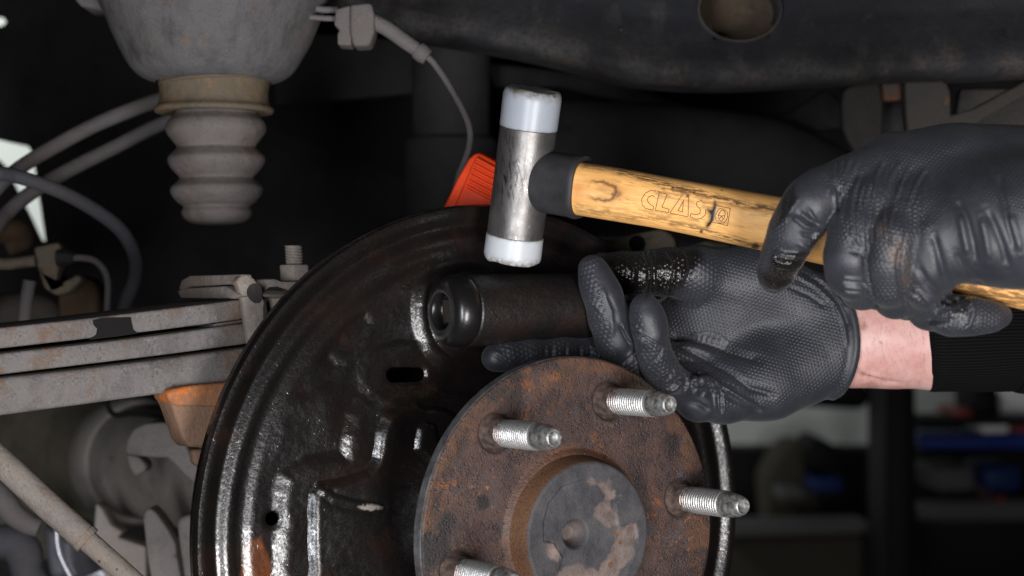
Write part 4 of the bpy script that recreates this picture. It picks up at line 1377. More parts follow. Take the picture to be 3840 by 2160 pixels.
def right_hand():
    z2 = Z(2600, 400, 1.61)

    def ch(rows):
        return chain([(*z2(x, y), d, r / 1.61) for x, y, d, r in rows])
    index = ch([(488, 1035, 0.752, 92), (505, 985, 0.7465, 104), (545, 880, 0.738, 124), (600, 760, 0.733, 140), (655, 670, 0.731, 148), (715, 580, 0.730, 156), (800, 530, 0.732, 160), (960, 480, 0.736, 178), (1200, 470, 0.742, 230)])
    middle = ch([(1120, 1130, 0.752, 100), (1020, 1095, 0.738, 120), (955, 1000, 0.727, 142), (945, 900, 0.722, 148), (985, 760, 0.722, 160), (1080, 610, 0.728, 190), (1230, 520, 0.738, 240)])
    ring = ch([(1290, 1190, 0.750, 100), (1215, 1150, 0.735, 118), (1180, 1050, 0.722, 138), (1180, 930, 0.717, 146), (1210, 800, 0.716, 155), (1290, 660, 0.724, 190), (1400, 580, 0.736, 240)])
    pinky = ch([(1500, 1190, 0.748, 96), (1420, 1170, 0.734, 122), (1395, 1060, 0.722, 138), (1400, 950, 0.717, 144), (1430, 830, 0.716, 160), (1500, 720, 0.724, 200)])
    thumb = ch([(1860, 1262, 0.730, 62), (1790, 1268, 0.729, 84), (1680, 1268, 0.728, 102), (1560, 1262, 0.729, 112), (1420, 1225, 0.738, 112), (1300, 1120, 0.752, 120)])
    palm = ch([(1250, 470, 0.745, 318), (1600, 490, 0.744, 350), (2000, 530, 0.742, 372), (2300, 560, 0.74, 380)]) + ch([(1560, 745, 0.722, 285), (1800, 715, 0.717, 320), (2050, 705, 0.715, 345), (2300, 720, 0.716, 360)])
    fingers = [index, middle, ring, pinky, thumb]
    x1 = P(4080, 0, 0.735)[0]

    def cut(p):
        return p[:, 0] - x1
    V, Fc, f = hand(fingers, palm, 0.004, 0.012, 0.0085, cut, 0.0007)
    N = normals(V, Fc)
    V = V + 0.0008 * (fbm(V * 50 + 3, 2) - 0.5)[:, None] * N
    zr = Z(3040, 400, 1.61)
    Lr = lambda q: [zr(*k) for k in q]
    L2 = lambda q: [z2(*k) for k in q]
    G = []
    # stretched ribs over the knuckles
    ribs = [([(150, 330), (140, 430), (110, 520)], 6), ([(190, 320), (175, 430), (150, 540), (160, 640)], 6), ([(235, 320), (205, 430), (180, 560)], 6), ([(285, 330), (240, 440), (205, 560), (185, 680)], 7),
            ([(300, 420), (265, 520), (245, 640), (255, 780)], 6), ([(320, 480), (290, 600), (285, 720), (300, 850)], 5), ([(355, 470), (325, 600), (320, 740), (335, 900)], 5), ([(395, 480), (375, 600), (365, 720), (355, 840)], 6),
            ([(530, 350), (480, 440), (450, 560), (445, 690), (460, 800)], 6), ([(505, 600), (480, 720), (485, 840)], 5), ([(690, 380), (640, 470), (590, 590), (560, 720), (545, 850)], 6), ([(440, 330), (400, 420), (390, 520)], 6),
            ([(600, 360), (555, 450), (520, 560)], 5)]
    for q, w_ in ribs:
        G.append((Lr(q), w_, 0.0009))
        G.append((Lr([(x + 14, y + 4) for x, y in q]), w_, -0.0007))
    # folds on the smooth heel
    for q, w_, d in (([(880, 560), (940, 680), (980, 820), (1000, 950)], 13, -0.0013), ([(1060, 620), (1110, 720), (1160, 850), (1190, 970)], 14, -0.0013), ([(1130, 400), (1160, 560), (1200, 720), (1240, 860)], 14, -0.0013), ([(735, 760), (770, 880), (800, 990), (830, 1080)], 14, -0.0013),
                     ([(870, 880), (910, 950), (960, 1040)], 12, -0.0013), ([(900, 640), (930, 800), (950, 900)], 12, 0.0012), ([(1030, 660), (1060, 800), (1080, 930)], 14, 0.0013), ([(1200, 640), (1240, 780), (1270, 880)], 14, 0.0012),
                     ([(620, 1090), (680, 1150), (760, 1195), (830, 1200)], 8, 0.0018), ([(620, 1120), (690, 1190), (780, 1225)], 8, -0.0020), ([(640, 960), (700, 1060), (780, 1130), (860, 1150)], 13, -0.0013), ([(780, 1180), (880, 1150), (960, 1100), (1010, 1080)], 14, -0.0034),
                     ([(960, 1180), (985, 1240), (960, 1310), (900, 1350)], 6, 0.0018), ([(700, 1280), (760, 1300), (850, 1290)], 8, -0.0014), ([(720, 1310), (800, 1330)], 8, 0.0012)):
        G.append((Lr(q), w_, d))
    # finger seams
    G += [(Lr([(330, 900), (340, 1000), (360, 1120), (400, 1220)]), 8, -0.0020), (Lr([(545, 850), (530, 960), (545, 1080), (580, 1220)]), 8, -0.0020), (Lr([(380, 700), (350, 800), (345, 900)]), 8, -0.0012)]
    for y in (1030, 1055, 1085, 1115):
        G.append((Lr([(190, y), (250, y + 8), (330, y + 14)]), 5, 0.0009 if y != 1055 else -0.0010))
    for (x0, y0, x1_, y1_) in ((240, 790, 300, 860), (225, 830, 300, 880), (235, 870, 300, 890)):
        G.append((Lr([(x0, y0), (x1_, y1_)]), 5, -0.0009))
    # index finger folds
    G += [(L2([(640, 640), (700, 690), (770, 720)]), 7, -0.0018), (L2([(600, 660), (670, 720), (720, 735)]), 6, 0.0012), (L2([(690, 620), (740, 690)]), 6, 0.0010), (L2([(860, 460), (890, 540), (880, 640)]), 8, -0.0012), (L2([(480, 900), (560, 930), (650, 930)]), 8, -0.0018), (L2([(490, 870), (560, 890), (640, 900)]), 7, 0.0015),
          (L2([(650, 770), (720, 790), (760, 750)]), 7, -0.0014), (L2([(640, 830), (700, 850)]), 6, 0.0010)]
    for l, w_, d in G:
        V = groove(V, Fc, l, w_, d)
    guv, tip = glove_attrs(V, fingers, palm, 0.0018, 0.0015)
    pp = proj(V)
    nz = fbm(V * 110, 3)
    grip = 0.75 * np.ones(len(V))
    for poly in (L2([(600, 520), (700, 440), (850, 470), (870, 640), (830, 730), (760, 740), (640, 900), (560, 900), (540, 800)]),
                 Lr([(640, 780), (740, 720), (880, 560), (1060, 560), (1400, 700), (1400, 1100), (970, 1110), (860, 1220), (700, 1200), (610, 1000)]), Lr([(100, 800), (300, 860), (350, 1150), (200, 1180), (60, 950)])):
        grip *= 0.08 + 0.92 * sstep(-12, 16, poly_sdf(pp, poly))
    grip *= 0.6 + 0.4 * sstep(0.32, 0.58, nz)
    oil = (1 - sstep(-18, 18, poly_sdf(pp, L2([(480, 880), (560, 910), (680, 880), (760, 740), (800, 760), (720, 960), (640, 1060), (600, 1200), (350, 1200), (380, 1040), (450, 960)])) + (nz - 0.5) * 60))
    oil = np.maximum(oil, 0.8 * (1 - sstep(-14, 14, poly_sdf(pp, L2([(520, 560), (600, 470), (640, 560), (560, 700), (480, 740)])) + (nz - 0.5) * 40)))
    oil = np.maximum(oil, 0.7 * (1 - sstep(-10, 10, poly_sdf(pp, Lr([(800, 1130), (950, 1090), (1010, 1120), (940, 1260), (840, 1270)])) + (nz - 0.5) * 40)))
    brown = 0.8 * np.exp(-(line_dist(pp, Lr([(430, 730), (470, 800), (520, 930)])) / 26) ** 2) + 0.5 * np.exp(-(line_dist(pp, Lr([(560, 820), (570, 1000), (600, 1150)])) / 24) ** 2)
    make("glove", (V, Fc), "black_nitrile", PERSON, angle=180, attrs={"guv": guv, "grip": grip, "oil": oil, "brown": np.clip(brown, 0, 0.8)})


left_hand()
right_hand()

# ================================================================== leaf spring and its fittings
def build_spring():
    OFF = -0.036
    base = on_plane(300, 1560, OFF)
    t = thing("leaf_spring", "dusty grey leaf spring pack of three thick leaves running behind the plate", "leaf spring", base)

    def leaf(top, bot, off, depth, bev):
        pts = [on_plane(x, y, off) for x, y in top] + [on_plane(x, y, off) for x, y in reversed(bot)]
        return prism(pts, -depth * un, bev, 3)
    xs = [-260, 0, 300, 600, 905]
    make("leaf", leaf([(-900, 1329), (0, 1229), (300, 1197), (600, 1161), (912, 1122)], [(-900, 1411), (0, 1307), (300, 1273), (600, 1238), (912, 1197)], OFF, 0.060, 0.0012), "dust_spring", t)
    make("leaf", leaf([(-900, 1423), (0, 1326), (300, 1292), (600, 1256), (960, 1205)], [(-900, 1505), (0, 1405), (300, 1369), (600, 1333), (960, 1285)], OFF - 0.001, 0.060, 0.0014), "dust_spring", t)
    make("leaf", leaf([(-900, 1538), (0, 1417), (300, 1385), (600, 1347), (1150, 1272)], [(-900, 1694), (0, 1559), (300, 1519), (600, 1478), (1150, 1404)], OFF + 0.001, 0.062, 0.0022), "dust_spring", t)
    # oil splash on the top leaf: a thin film of its own
    z = Z(0, 800, 1.0656)
    film = [z(*q) for q in [(372, 428), (410, 418), (523, 415), (527, 440), (533, 465), (550, 480), (470, 492), (400, 500), (356, 506), (385, 485), (390, 462), (375, 445)]]
    make("oil_patch", prism([on_plane(x, y, OFF + 0.0006) for x, y in film], -0.0012 * un), "oil_spot", t)
    # liner tips between the leaves
    make("liner", leaf([(800, 1216), (905, 1199)], [(800, 1226), (935, 1206)], OFF - 0.006, 0.05, 0.0003), "dust_spring", t)
    z4 = Z(700, 750, 1.9317)
    A = on_plane(*z4(400, 700), OFF + 0.0045)

    def side(k, back=0.0):
        """point seen at a pixel on the strap's edge plane (normal along the car)"""
        ray = P(*z4(*k), 1.0)
        return ray * (uu @ (A + back * uu)) / (uu @ ray)
    q = [(-75, 660), (-30, 640), (280, 622), (325, 650), (372, 690), (330, 716), (-45, 712)]
    make("short_leaf", prism([side(k, -0.002) for k in q], 0.034 * uu, 0.0010), "dust_clip", t)
    # rebound clip: bent strap, its edge running back over the top and its face down the front
    th = 0.0045
    fr = [z4(*k) for k in [(400, 700), (548, 690), (570, 760), (600, 890), (620, 1000), (640, 1120), (470, 1120), (440, 950), (415, 800)]]
    c1 = prism([on_plane(x, y, OFF + 0.0045) for x, y in fr], -th * un, 0.0007)
    corner = [z4(*k) for k in [(400, 702), (548, 692), (530, 625), (495, 570), (440, 534), (395, 548), (360, 590), (385, 640)]]
    c2 = prism([on_plane(x, y, OFF + 0.0042) for x, y in corner], -0.006 * un, 0.0012, 3)
    top = [(392, 537), (200, 543), (20, 548), (-40, 580), (-62, 650), (-20, 655), (20, 630), (180, 622), (320, 612), (372, 650), (396, 690), (400, 600)]
    c3 = prism([side(k) for k in top], 0.0055 * uu, 0.0009)
    make("rebound_clip", join(c1, c2, c3), "dust_clip", t)
    d1 = [z4(*k) for k in [(438, 672), (442, 645), (455, 620), (478, 606), (505, 606), (530, 624), (545, 655), (549, 695), (543, 728), (525, 748), (498, 748), (470, 732), (450, 708)]]
    make("oil_patch", prism([on_plane(x, y, OFF + 0.0048) for x, y in d1], -0.0010 * un), "strap_stain", t)
    d2 = [z4(*k) for k in [(556, 780), (570, 715), (582, 800), (596, 880), (575, 900), (556, 850)]]
    make("oil_patch", prism([on_plane(x, y, OFF + 0.0049) for x, y in d2], -0.0010 * un), "strap_stain", t)
    # U-bolt plate with threaded bolt and nut
    o2 = OFF - 0.002
    t2 = thing("spring_plate", "dusty spring clamp plate with a threaded bolt and nut beside the black plate", "clamp plate", on_plane(1110, 1120, o2))
    pl = [z4(*k) for k in [(500, 575), (640, 568), (700, 590), (940, 580), (1200, 560), (1200, 800), (560, 900)]]
    make("plate", prism([on_plane(x, y, o2) for x, y in pl], -0.045 * un, 0.0015), "dust_clip", t2)
    gp = [z4(*k) for k in [(560, 668), (600, 632), (650, 628), (725, 650), (640, 660)]]
    make("gap", prism([on_plane(x, y, o2 + 0.0006) for x, y in gp], -0.002 * un), "underbody_black", t2)
    bc = on_plane(*z4(785, 520), o2 - 0.012)
    up = unit(np.array([-0.06, 0, 1.0]))
    H = 0.0118 * 1.0
    nutr = 0.0078
    hexp = [bc + nutr * (math.cos(a_) * un + math.sin(a_) * uu) - 0.0045 * up for a_ in np.arange(6) * math.pi / 3 + 0.5]
    make("nut", prism(hexp, 0.0078 * up, 0.0009), "dust_clip", t2)
    seg, pitch, L = 32, 0.0014, 0.0100
    hs = np.arange(0, L, pitch / 6)
    T = np.linspace(0, 2 * np.pi, seg, endpoint=False)
    Hh, Tt = np.meshgrid(hs, T, indexing='ij')
    Rr = 0.0043 - 0.0006 * np.abs(((Hh / pitch + Tt / 6.2832) % 1) - 0.5) * 2
    Vb = bc + 0.0025 * up + Hh[..., None] * up + Rr[..., None] * (np.cos(Tt)[..., None] * un + np.sin(Tt)[..., None] * uu)
    n0 = len(Vb.reshape(-1, 3))
    Fb = [tuple(f) for f in grid_faces(len(hs), seg, True)] + [tuple(range(n0 - seg, n0))]
    make("bolt", (Vb.reshape(-1, 3), Fb), "dust_clip", t2)
    # rusty spring seat under the spring
    z2 = Z(0, 800, 1.0656)
    o3 = OFF + 0.004
    t3 = thing("axle_block", "orange rusted cast block bolted under the leaf spring", "axle block", on_plane(760, 1740, o3))
    blk = [z2(*k) for k in [(673, 745), (682, 708), (760, 692), (960, 672), (990, 940), (760, 935), (735, 905), (688, 772)]]
    make("block", prism([on_plane(x, y, o3) for x, y in blk], -0.016 * un, 0.003, 3), "rust_block", t3)
    lip = [z2(*k) for k in [(668, 735), (676, 704), (760, 688), (960, 668), (960, 760), (880, 774), (700, 770)]]
    make("lip", prism([on_plane(x, y, o3 + 0.0025) for x, y in lip], -0.018 * un, 0.0022, 3), "rust_orange", t3)
    nub = [z2(*k) for k in [(770, 945), (830, 940), (850, 1010), (800, 1014), (776, 1000)]]
    make("nub", prism([on_plane(x, y, o3 - 0.006) for x, y in nub], -0.006 * un, 0.002, 3), "rust_block", t3)


build_spring()

# ================================================================== bump stop
def build_bump():
    z = Z(0, 0, 1.61)
    d = 0.95
    c = P(*z(1292, 0), d)
    q = d / F / 1.61
    t = thing("bump_stop", "grey rubber bellows bump stop hanging from a dusty domed bracket", "bump stop", c + np.array([0, 0, 0.04]))
    ax = np.array([0.0, 0, -1.0])
    pr = lambda rows: [(r * q, y * q) for r, y in rows]
    V, Fc = lathe(spline(pr([(760, -260), (735, -120), (690, 0), (645, 100), (602, 200), (545, 330), (480, 432), (410, 480), (345, 497)]), 60), c, ax, 96)
    nz = fbm(V * 60, 3)
    N = V - c
    N[:, 2] = 0
    N /= np.maximum(np.linalg.norm(N, axis=1), 1e-9)[:, None]
    V = V + 0.0032 * (nz - 0.5)[:, None] * N
    make("bracket", (V, Fc), "dust_bracket", t, angle=180)
    make("flange", prism([P(*z(x, y), 0.955) for x, y in [(390, -160), (450, 0), (490, 44), (590, 54), (660, 110), (760, 60), (760, -160)]], (0, 0.03, 0), 0.002), "dust_bracket", t)
    c2 = c + np.array([0.0, 0, 0])
    make("cup", lathe(spline(pr([(338, 470), (334, 500), (326, 545), (325, 600), (334, 632), (356, 655), (357, 672), (345, 684), (300, 684), (240, 676)]), 50), c2, ax, 96), "dust_cup", t, angle=60)
    make("cup_seam", lathe(spline(pr([(328, 486), (352, 488), (356, 500), (345, 508), (326, 506)]), 16), c2, unit(ax + np.array([0.05, 0, 0])), 96), "dust_cup", t, angle=60)
    ax2 = unit(np.array([0.015, 0, -1.0]))
    rub = [(240, 660), (246, 690), (262, 708), (290, 735), (302, 770), (295, 805), (262, 850), (240, 880), (240, 896), (262, 918), (288, 945), (293, 968), (282, 1000), (250, 1040), (226, 1066), (224, 1082), (246, 1104), (270, 1126), (277, 1150), (268, 1180), (235, 1220), (208, 1240), (203, 1254), (210, 1270), (212, 1290), (198, 1318), (165, 1342), (110, 1354), (40, 1358), (1, 1358)]
    V, Fc = lathe(spline(pr(rub), 150), c, ax2, 96)
    nz = fbm(V * 90, 3)
    V = V + 0.0009 * (nz - 0.5)[:, None] * unit([1, -1, 0])
    make("bellows", (V, Fc), "dust_rubber", t, angle=180)


build_bump()

# ================================================================== hoses, wire, clip
def hose(name, label, cat, rows, mat, seg=18, n=80, group=None, zz=None):
    pts = [P(*(zz(x, y) if zz else (x, y)), d) for x, y, d, r in rows]
    rad = [r * d / F for x, y, d, r in rows]
    o = make(name, tube(pts, rad, seg, n), mat, angle=60)
    return tag(o, label, cat, group)


z0 = Z(0, 500, 2.0125)
hose("brake_hose", "upper grey hose curving away to the left of the bump stop", "hose", [(870, 305, 1.07, 27), (760, 330, 1.05, 27), (578, 381, 1.04, 28), (373, 461, 1.03, 28), (205, 549, 1.02, 28), (70, 632, 1.01, 28), (-20, 715, 1.0, 28), (-90, 830, 1.02, 28), (-160, 1000, 1.06, 28), (-190, 1250, 1.12, 28), (-190, 1600, 1.2, 28)], "dust_hose", group="hoses beside the bump stop")
hose("brake_hose", "lower brown grey hose curving away to the left of the bump stop", "hose", [(880, 375, 1.08, 26), (800, 400, 1.06, 26), (615, 461, 1.05, 26), (435, 549, 1.04, 27), (248, 643, 1.03, 28), (124, 718, 1.02, 28), (31, 795, 1.01, 28), (-40, 890, 1.0, 28), (-100, 1050, 1.04, 28), (-120, 1300, 1.1, 28), (-120, 1650, 1.2, 28)], "dust_hose", group="hoses beside the bump stop")
hose("brake_hose", "thick dark hose looping down in front of the bright gap", "hose", [(-1400, 260, 1.05, 27), (-900, 270, 1.0, 27), (-400, 278, 0.95, 27), (-160, 288, 0.93, 27), (-50, 296, 0.93, 27), (100, 318, 0.94, 27), (300, 380, 0.95, 27), (500, 460, 0.96, 27), (700, 570, 0.975, 27), (880, 700, 0.99, 27), (980, 830, 1.0, 27), (1028, 960, 1.01, 27), (1020, 1100, 1.02, 27), (965, 1240, 1.03, 27), (930, 1360, 1.04, 27), (915, 1480, 1.05, 27)], "dust_hose_dark", zz=z0, group="hoses beside the bump stop")


def build_wire():
    z = Z(1200, 0, 1.61)
    d = 0.93
    t = thing("sensor_wire", "thin grey sensor wire hanging from a square connector on the rail", "wire", P(*z(220, 150), d))
    make("wire", tube([P(*z(x, y), dd) for x, y, dd in [(640, 335, .93), (690, 385, .93), (780, 515, .932), (868, 675, .936), (906, 790, .94), (900, 890, .945), (868, 985, .95), (838, 1060, .955), (815, 1160, .96)]], 12.5 * d / F, 14, 80), "wire_grey", t)
    make("sleeve", tube([P(*z(x, y), d) for x, y in [(290, 115), (400, 170), (520, 255), (630, 330)]], [30 * d / F, 29 * d / F, 28 * d / F, 27 * d / F], 16, 40), "wire_grey", t)
    make("sleeve_end", tube([P(*z(x, y), d) for x, y in [(590, 300), (615, 322), (650, 348)]], [34 * d / F, 36 * d / F, 30 * d / F], 16, 20), "wire_grey", t)
    make("connector", prism([P(*z(x, y), d - 0.006) for x, y in [(180, 25), (310, 15), (330, 90), (330, 190), (300, 275), (200, 280), (180, 200)]], (0, 0.02, 0), 0.0018, 3), "wire_grey", t)
    make("latch", prism([P(*z(x, y), d - 0.003) for x, y in [(95, 55), (185, 30), (190, 200), (190, 275), (105, 270), (105, 200), (120, 180), (85, 150)]], (0, 0.018, 0), 0.0015, 3), "wire_grey", t)
    make("lead", tube([P(*z(x, y), d + 0.005) for x, y in [(-120, 95), (0, 108), (130, 115)]], 11 * d / F, 12, 20), "wire_grey", t)
    make("lead", tube([P(*z(x, y), d + 0.008) for x, y in [(-120, 20), (0, 55), (110, 60)]], 13 * d / F, 12, 20), "wire_grey", t)


build_wire()


def build_clip():
    z = Z(1200, 0, 1.61)
    d = 0.882
    b = P(*z(880, 1300), d)
    t = thing("orange_clip", "bright orange plastic clip with ribbed grip behind the backing plate", "clip", b)
    out = [(722, 1320), (740, 1265), (830, 1080), (900, 958), (935, 928), (965, 925), (1045, 968), (1110, 1010), (1110, 1320)]
    make("body", prism([P(*z(x, y), d) for x, y in out], (0.002, 0.016, 0.002), 0.0016, 3), "orange_plastic", t)
    face = [(778, 1330), (800, 1270), (870, 1110), (915, 1000), (945, 940), (1060, 1000), (1110, 1030), (1110, 1330)]
    make("face", prism([P(*z(x, y), d - 0.0022) for x, y in face], (0, 0.006, 0), 0.0012, 3), "orange_plastic", t)
    first = None
    for k in range(6):
        x0, y0 = 945 - 12 * k, 958 + 33 * k
        q0, q1 = P(*z(x0, y0), d - 0.0022), P(*z(x0 + 112 + 8 * k, y0 + 62 + 3 * k), d - 0.0022)
        make("rib", tube([q0, (q0 + q1) / 2, q1], 0.00105, 10, 8), "orange_plastic", t)


build_clip()

# ================================================================== frame, panels, axle
def sweep_rail(name, path, prof, mat, parent=None, dens=120):
    """path rows (px, py, depth) of the lower edge; prof rows (rise, setback)"""
    p = spline([P(*r) for r in path], dens)
    pr = np.array(prof)
    V = p[:, None] + np.stack([0 * pr[:, 0], pr[:, 1], pr[:, 0]], 1)[None]
    nz = fbm(V.reshape(-1, 3) * 45, 3).reshape(V.shape[:2])
    V = V + (0.003 * (nz - 0.5))[..., None] * np.array([0, 1, 0.4])
    return make(name, (V.reshape(-1, 3), grid_faces(dens, len(pr), False)), mat, parent, angle=60)


path = [(1020, -60, 1.0), (1240, 10, 1.0), (1420, 95, 0.995), (1560, 132, 0.99), (1850, 178, 0.985), (2010, 210, 0.98), (2240, 265, 0.975), (2400, 305, 0.97), (2620, 322, 0.97), (2830, 322, 0.97), (3250, 300, 0.97), (3600, 288, 0.97), (4000, 278, 0.97)]
rail = thing("chassis_rail", "dark dusty chassis rail with a round hole arching across the top", "chassis rail", P(2600, 200, 0.97))
hx, hy = 1860 * K, 24 * K
pr = np.array([(0.004, 0.070), (0.0015, 0.040), (0.0, 0.014), (0.0008, 0.0055), (0.0032, 0.0015), (0.0065, 0.0), (0.010, 0.0004), (0.015, 0.0025), (0.020, 0.0055), (0.026, 0.0085), (0.034, 0.0105)] + [(q, 0.0115 + 0.002 * (q - 0.04)) for q in np.arange(0.0365, 0.17, 0.0025)])
pth = spline([P(*r) for r in path], 320)
V = pth[:, None] + np.stack([0 * pr[:, 0], pr[:, 1], pr[:, 0]], 1)[None]
hgt = np.repeat(pr[None, :, 0], len(pth), 0).ravel()
V = V.reshape(-1, 3)
V = V + np.outer(0.0035 * (fbm(V * 22, 3) - 0.5), [0, 1, 0.12])
nz = fbm(V * np.array([40, 40, 90]), 4)
dust = np.clip(np.exp(-(np.maximum(hgt - 0.004, 0) / 0.013) ** 1.4) * (0.25 + 1.1 * sstep(0.35, 0.62, nz)) + 0.5 * sstep(0.60, 0.70, fbm(V * 75 + 11, 4)), 0, 1)
Fr = grid_faces(len(pth), len(pr), False)
qq = proj(V[Fr].mean(1))
Fr = Fr[(((qq[:, 0] - hx) / 150) ** 2 + ((qq[:, 1] - hy) / 118) ** 2) > 1.0]
make("web", (V, Fr), "frame_black", rail, angle=180, attrs={"dust": dust})
hc = P(hx, hy, 0.9805)
rx, rz = 150 * 0.982 / F, 118 * 0.982 / F
an = np.linspace(0, 2 * np.pi, 72, endpoint=False)
hp = [(1.09, 0.0005), (1.06, -0.0030), (1.0, -0.0038), (0.965, -0.001), (0.955, 0.006), (0.95, 0.016)]
Vh = np.array([[hc + np.array([rx * k * math.cos(q), off, rz * k * math.sin(q)]) for q in an] for k, off in hp]).reshape(-1, 3)
make("hole_lip", (Vh, grid_faces(len(hp), 72, True)), "frame_dust", rail, angle=60)
make("inner_wall", boxm(hc + np.array([0.0, 0.045, 0.003]), 0.045, 0.004, 0.035, 0.001), "frame_inside", rail)
for nm, x, y, r in (("rivet", 2330, 110, 9), ("rivet", 3030, 215, 8)):
    make(nm, lathe([(r * 1.0 * .97 / F, 0), (r * .85 * .97 / F, 0.001), (0.00001, 0.0016)], P(x, y, 0.979), (0, -1, 0), 20), "frame_dust", rail, angle=60)


def quadpanel(name, label, pts, d, mat, cat="panel", thick=0.01, bev=0.003, group=None):
    o = make(name, prism([P(x, y, d) for x, y in pts], (0, thick, 0), bev), mat)
    return tag(o, label, cat, group)


# underbody panel with the opening through which the bright wall shows
pan = bmesh.new()


def ringp(pts, d):
    vs = [pan.verts.new(P(x, y, d)) for x, y in pts]
    return [pan.edges.new((vs[i], vs[(i + 1) % len(vs)])) for i in range(len(vs))]


D = 1.36
edg = ringp([(-4500, -2500), (6500, -2500), (6500, 1150), (2700, 1150), (2500, 1500), (1500, 2900), (-4500, 2900)], D)
edg += ringp([(-60, 512), (60, 540), (112, 551), (128, 580), (176, 905), (160, 902), (120, 815), (84, 745), (22, 622), (-60, 545)], D)
edg += ringp([(-30, 62), (15, 68), (30, 84), (16, 100), (-30, 104)], D)
bmesh.ops.triangle_fill(pan, edges=edg, use_beauty=True)
bmesh.ops.recalc_face_normals(pan, faces=pan.faces)
pan.verts.index_update()
pv_ = np.array([v.co[:] for v in pan.verts])
pf_ = [tuple(v.index for v in f.verts) for f in pan.faces]
pan.free()
o = make("underbody_panel", (pv_, pf_), "underbody_black", angle=30)
tag(o, "black underbody panel behind everything with bright gap at its left", "underbody panel")
md = o.modifiers.new("thickness", 'SOLIDIFY')
md.thickness = 0.004

quadpanel("inner_panel", "faint dark panel with a straight seam right of the bump stop", [(1010, 110), (1560, 150), (1560, 352), (1030, 398)], 1.22, "underbody_grey")
quadpanel("rail_cover", "black sloping underbody cover below the chassis rail, behind the hammer", [(1820, 230), (2300, 290), (2640, 420), (2960, 420), (3100, 330), (3250, 470), (2900, 520), (2100, 330), (1850, 330)], 1.16, "underbody_black")
# rounded tank behind the hammer handle
tk = spline([P2(x, y, 1.13) for x, y in [(1330, 420), (1500, 424), (1700, 436), (1900, 462), (2030, 500), (2130, 560)]], 60)
rad = np.interp(np.linspace(0, 1, 60), [0, 0.6, 0.85, 1], [168, 172, 150, 90]) * K * 1.13 / F
tag(make("muffler", tube(list(tk), list(rad), 48, 80), "underbody_grey"), "large dark rounded tank running behind the hammer handle", "tank")
# telescopic damper standing behind
zc = P2(1135, 0, 1.12)
q = 1.12 * K / F
t = thing("shock_absorber", "dark upright shock absorber tube behind the thin wire", "shock absorber", zc + np.array([0, 0, -600 * q]))
make("upper_tube", lathe([(98 * q, 40 * q), (98 * q, 360 * q), (60 * q, 362 * q)], zc, (0, 0, -1), 48), "underbody_grey", t, angle=30)
make("lower_tube", lathe([(60 * q, 344 * q), (108 * q, 346 * q), (117 * q, 356 * q), (120 * q, 700 * q)], zc, (0, 0.0, -1), 48), "underbody_grey2", t, angle=30)

# bracket on the right
zb = Z(3000, 250, 3.067)
t = thing("frame_bracket", "brown grey folded bracket under the rail above the right glove", "bracket", P(*zb(1100, 500), 1.0))
make("rear_plate", prism([P(*zb(x, y), 1.02) for x, y in [(480, 420), (500, 280), (560, 215), (700, 190), (960, 185), (960, 700), (1000, 1000), (640, 1000), (540, 840), (490, 700)]], (0, 0.01, 0), 0.004, 3), "bracket_dark", t)
make("bridge", prism([P(*zb(x, y), 1.012) for x, y in [(940, 180), (1240, 160), (1240, 385), (965, 392)]], (0, 0.012, 0), 0.002), "bracket_rust", t)
make("front_plate", prism([P(*zb(x, y), 1.0) for x, y in [(1205, 165), (1640, 155), (1700, 200), (1735, 290), (1740, 560), (2000, 480), (2576, 170), (2900, 20), (2900, 180), (2576, 350), (2100, 620), (1900, 760), (1240, 780), (1215, 500)]], (0, 0.012, 0), 0.004, 3), "bracket_grey", t)
make("inner_box", prism([P(*zb(x, y), 1.05) for x, y in [(900, 380), (1230, 380), (1230, 800), (900, 800)]], (0, 0.01, 0), 0.001), "underbody_grey", t)
quadpanel("side_panel", "mottled grey panel behind the strap at the right edge", [(3600, 330), (4000, 330), (4000, 640), (3560, 640)], 1.08, "frame_dust")

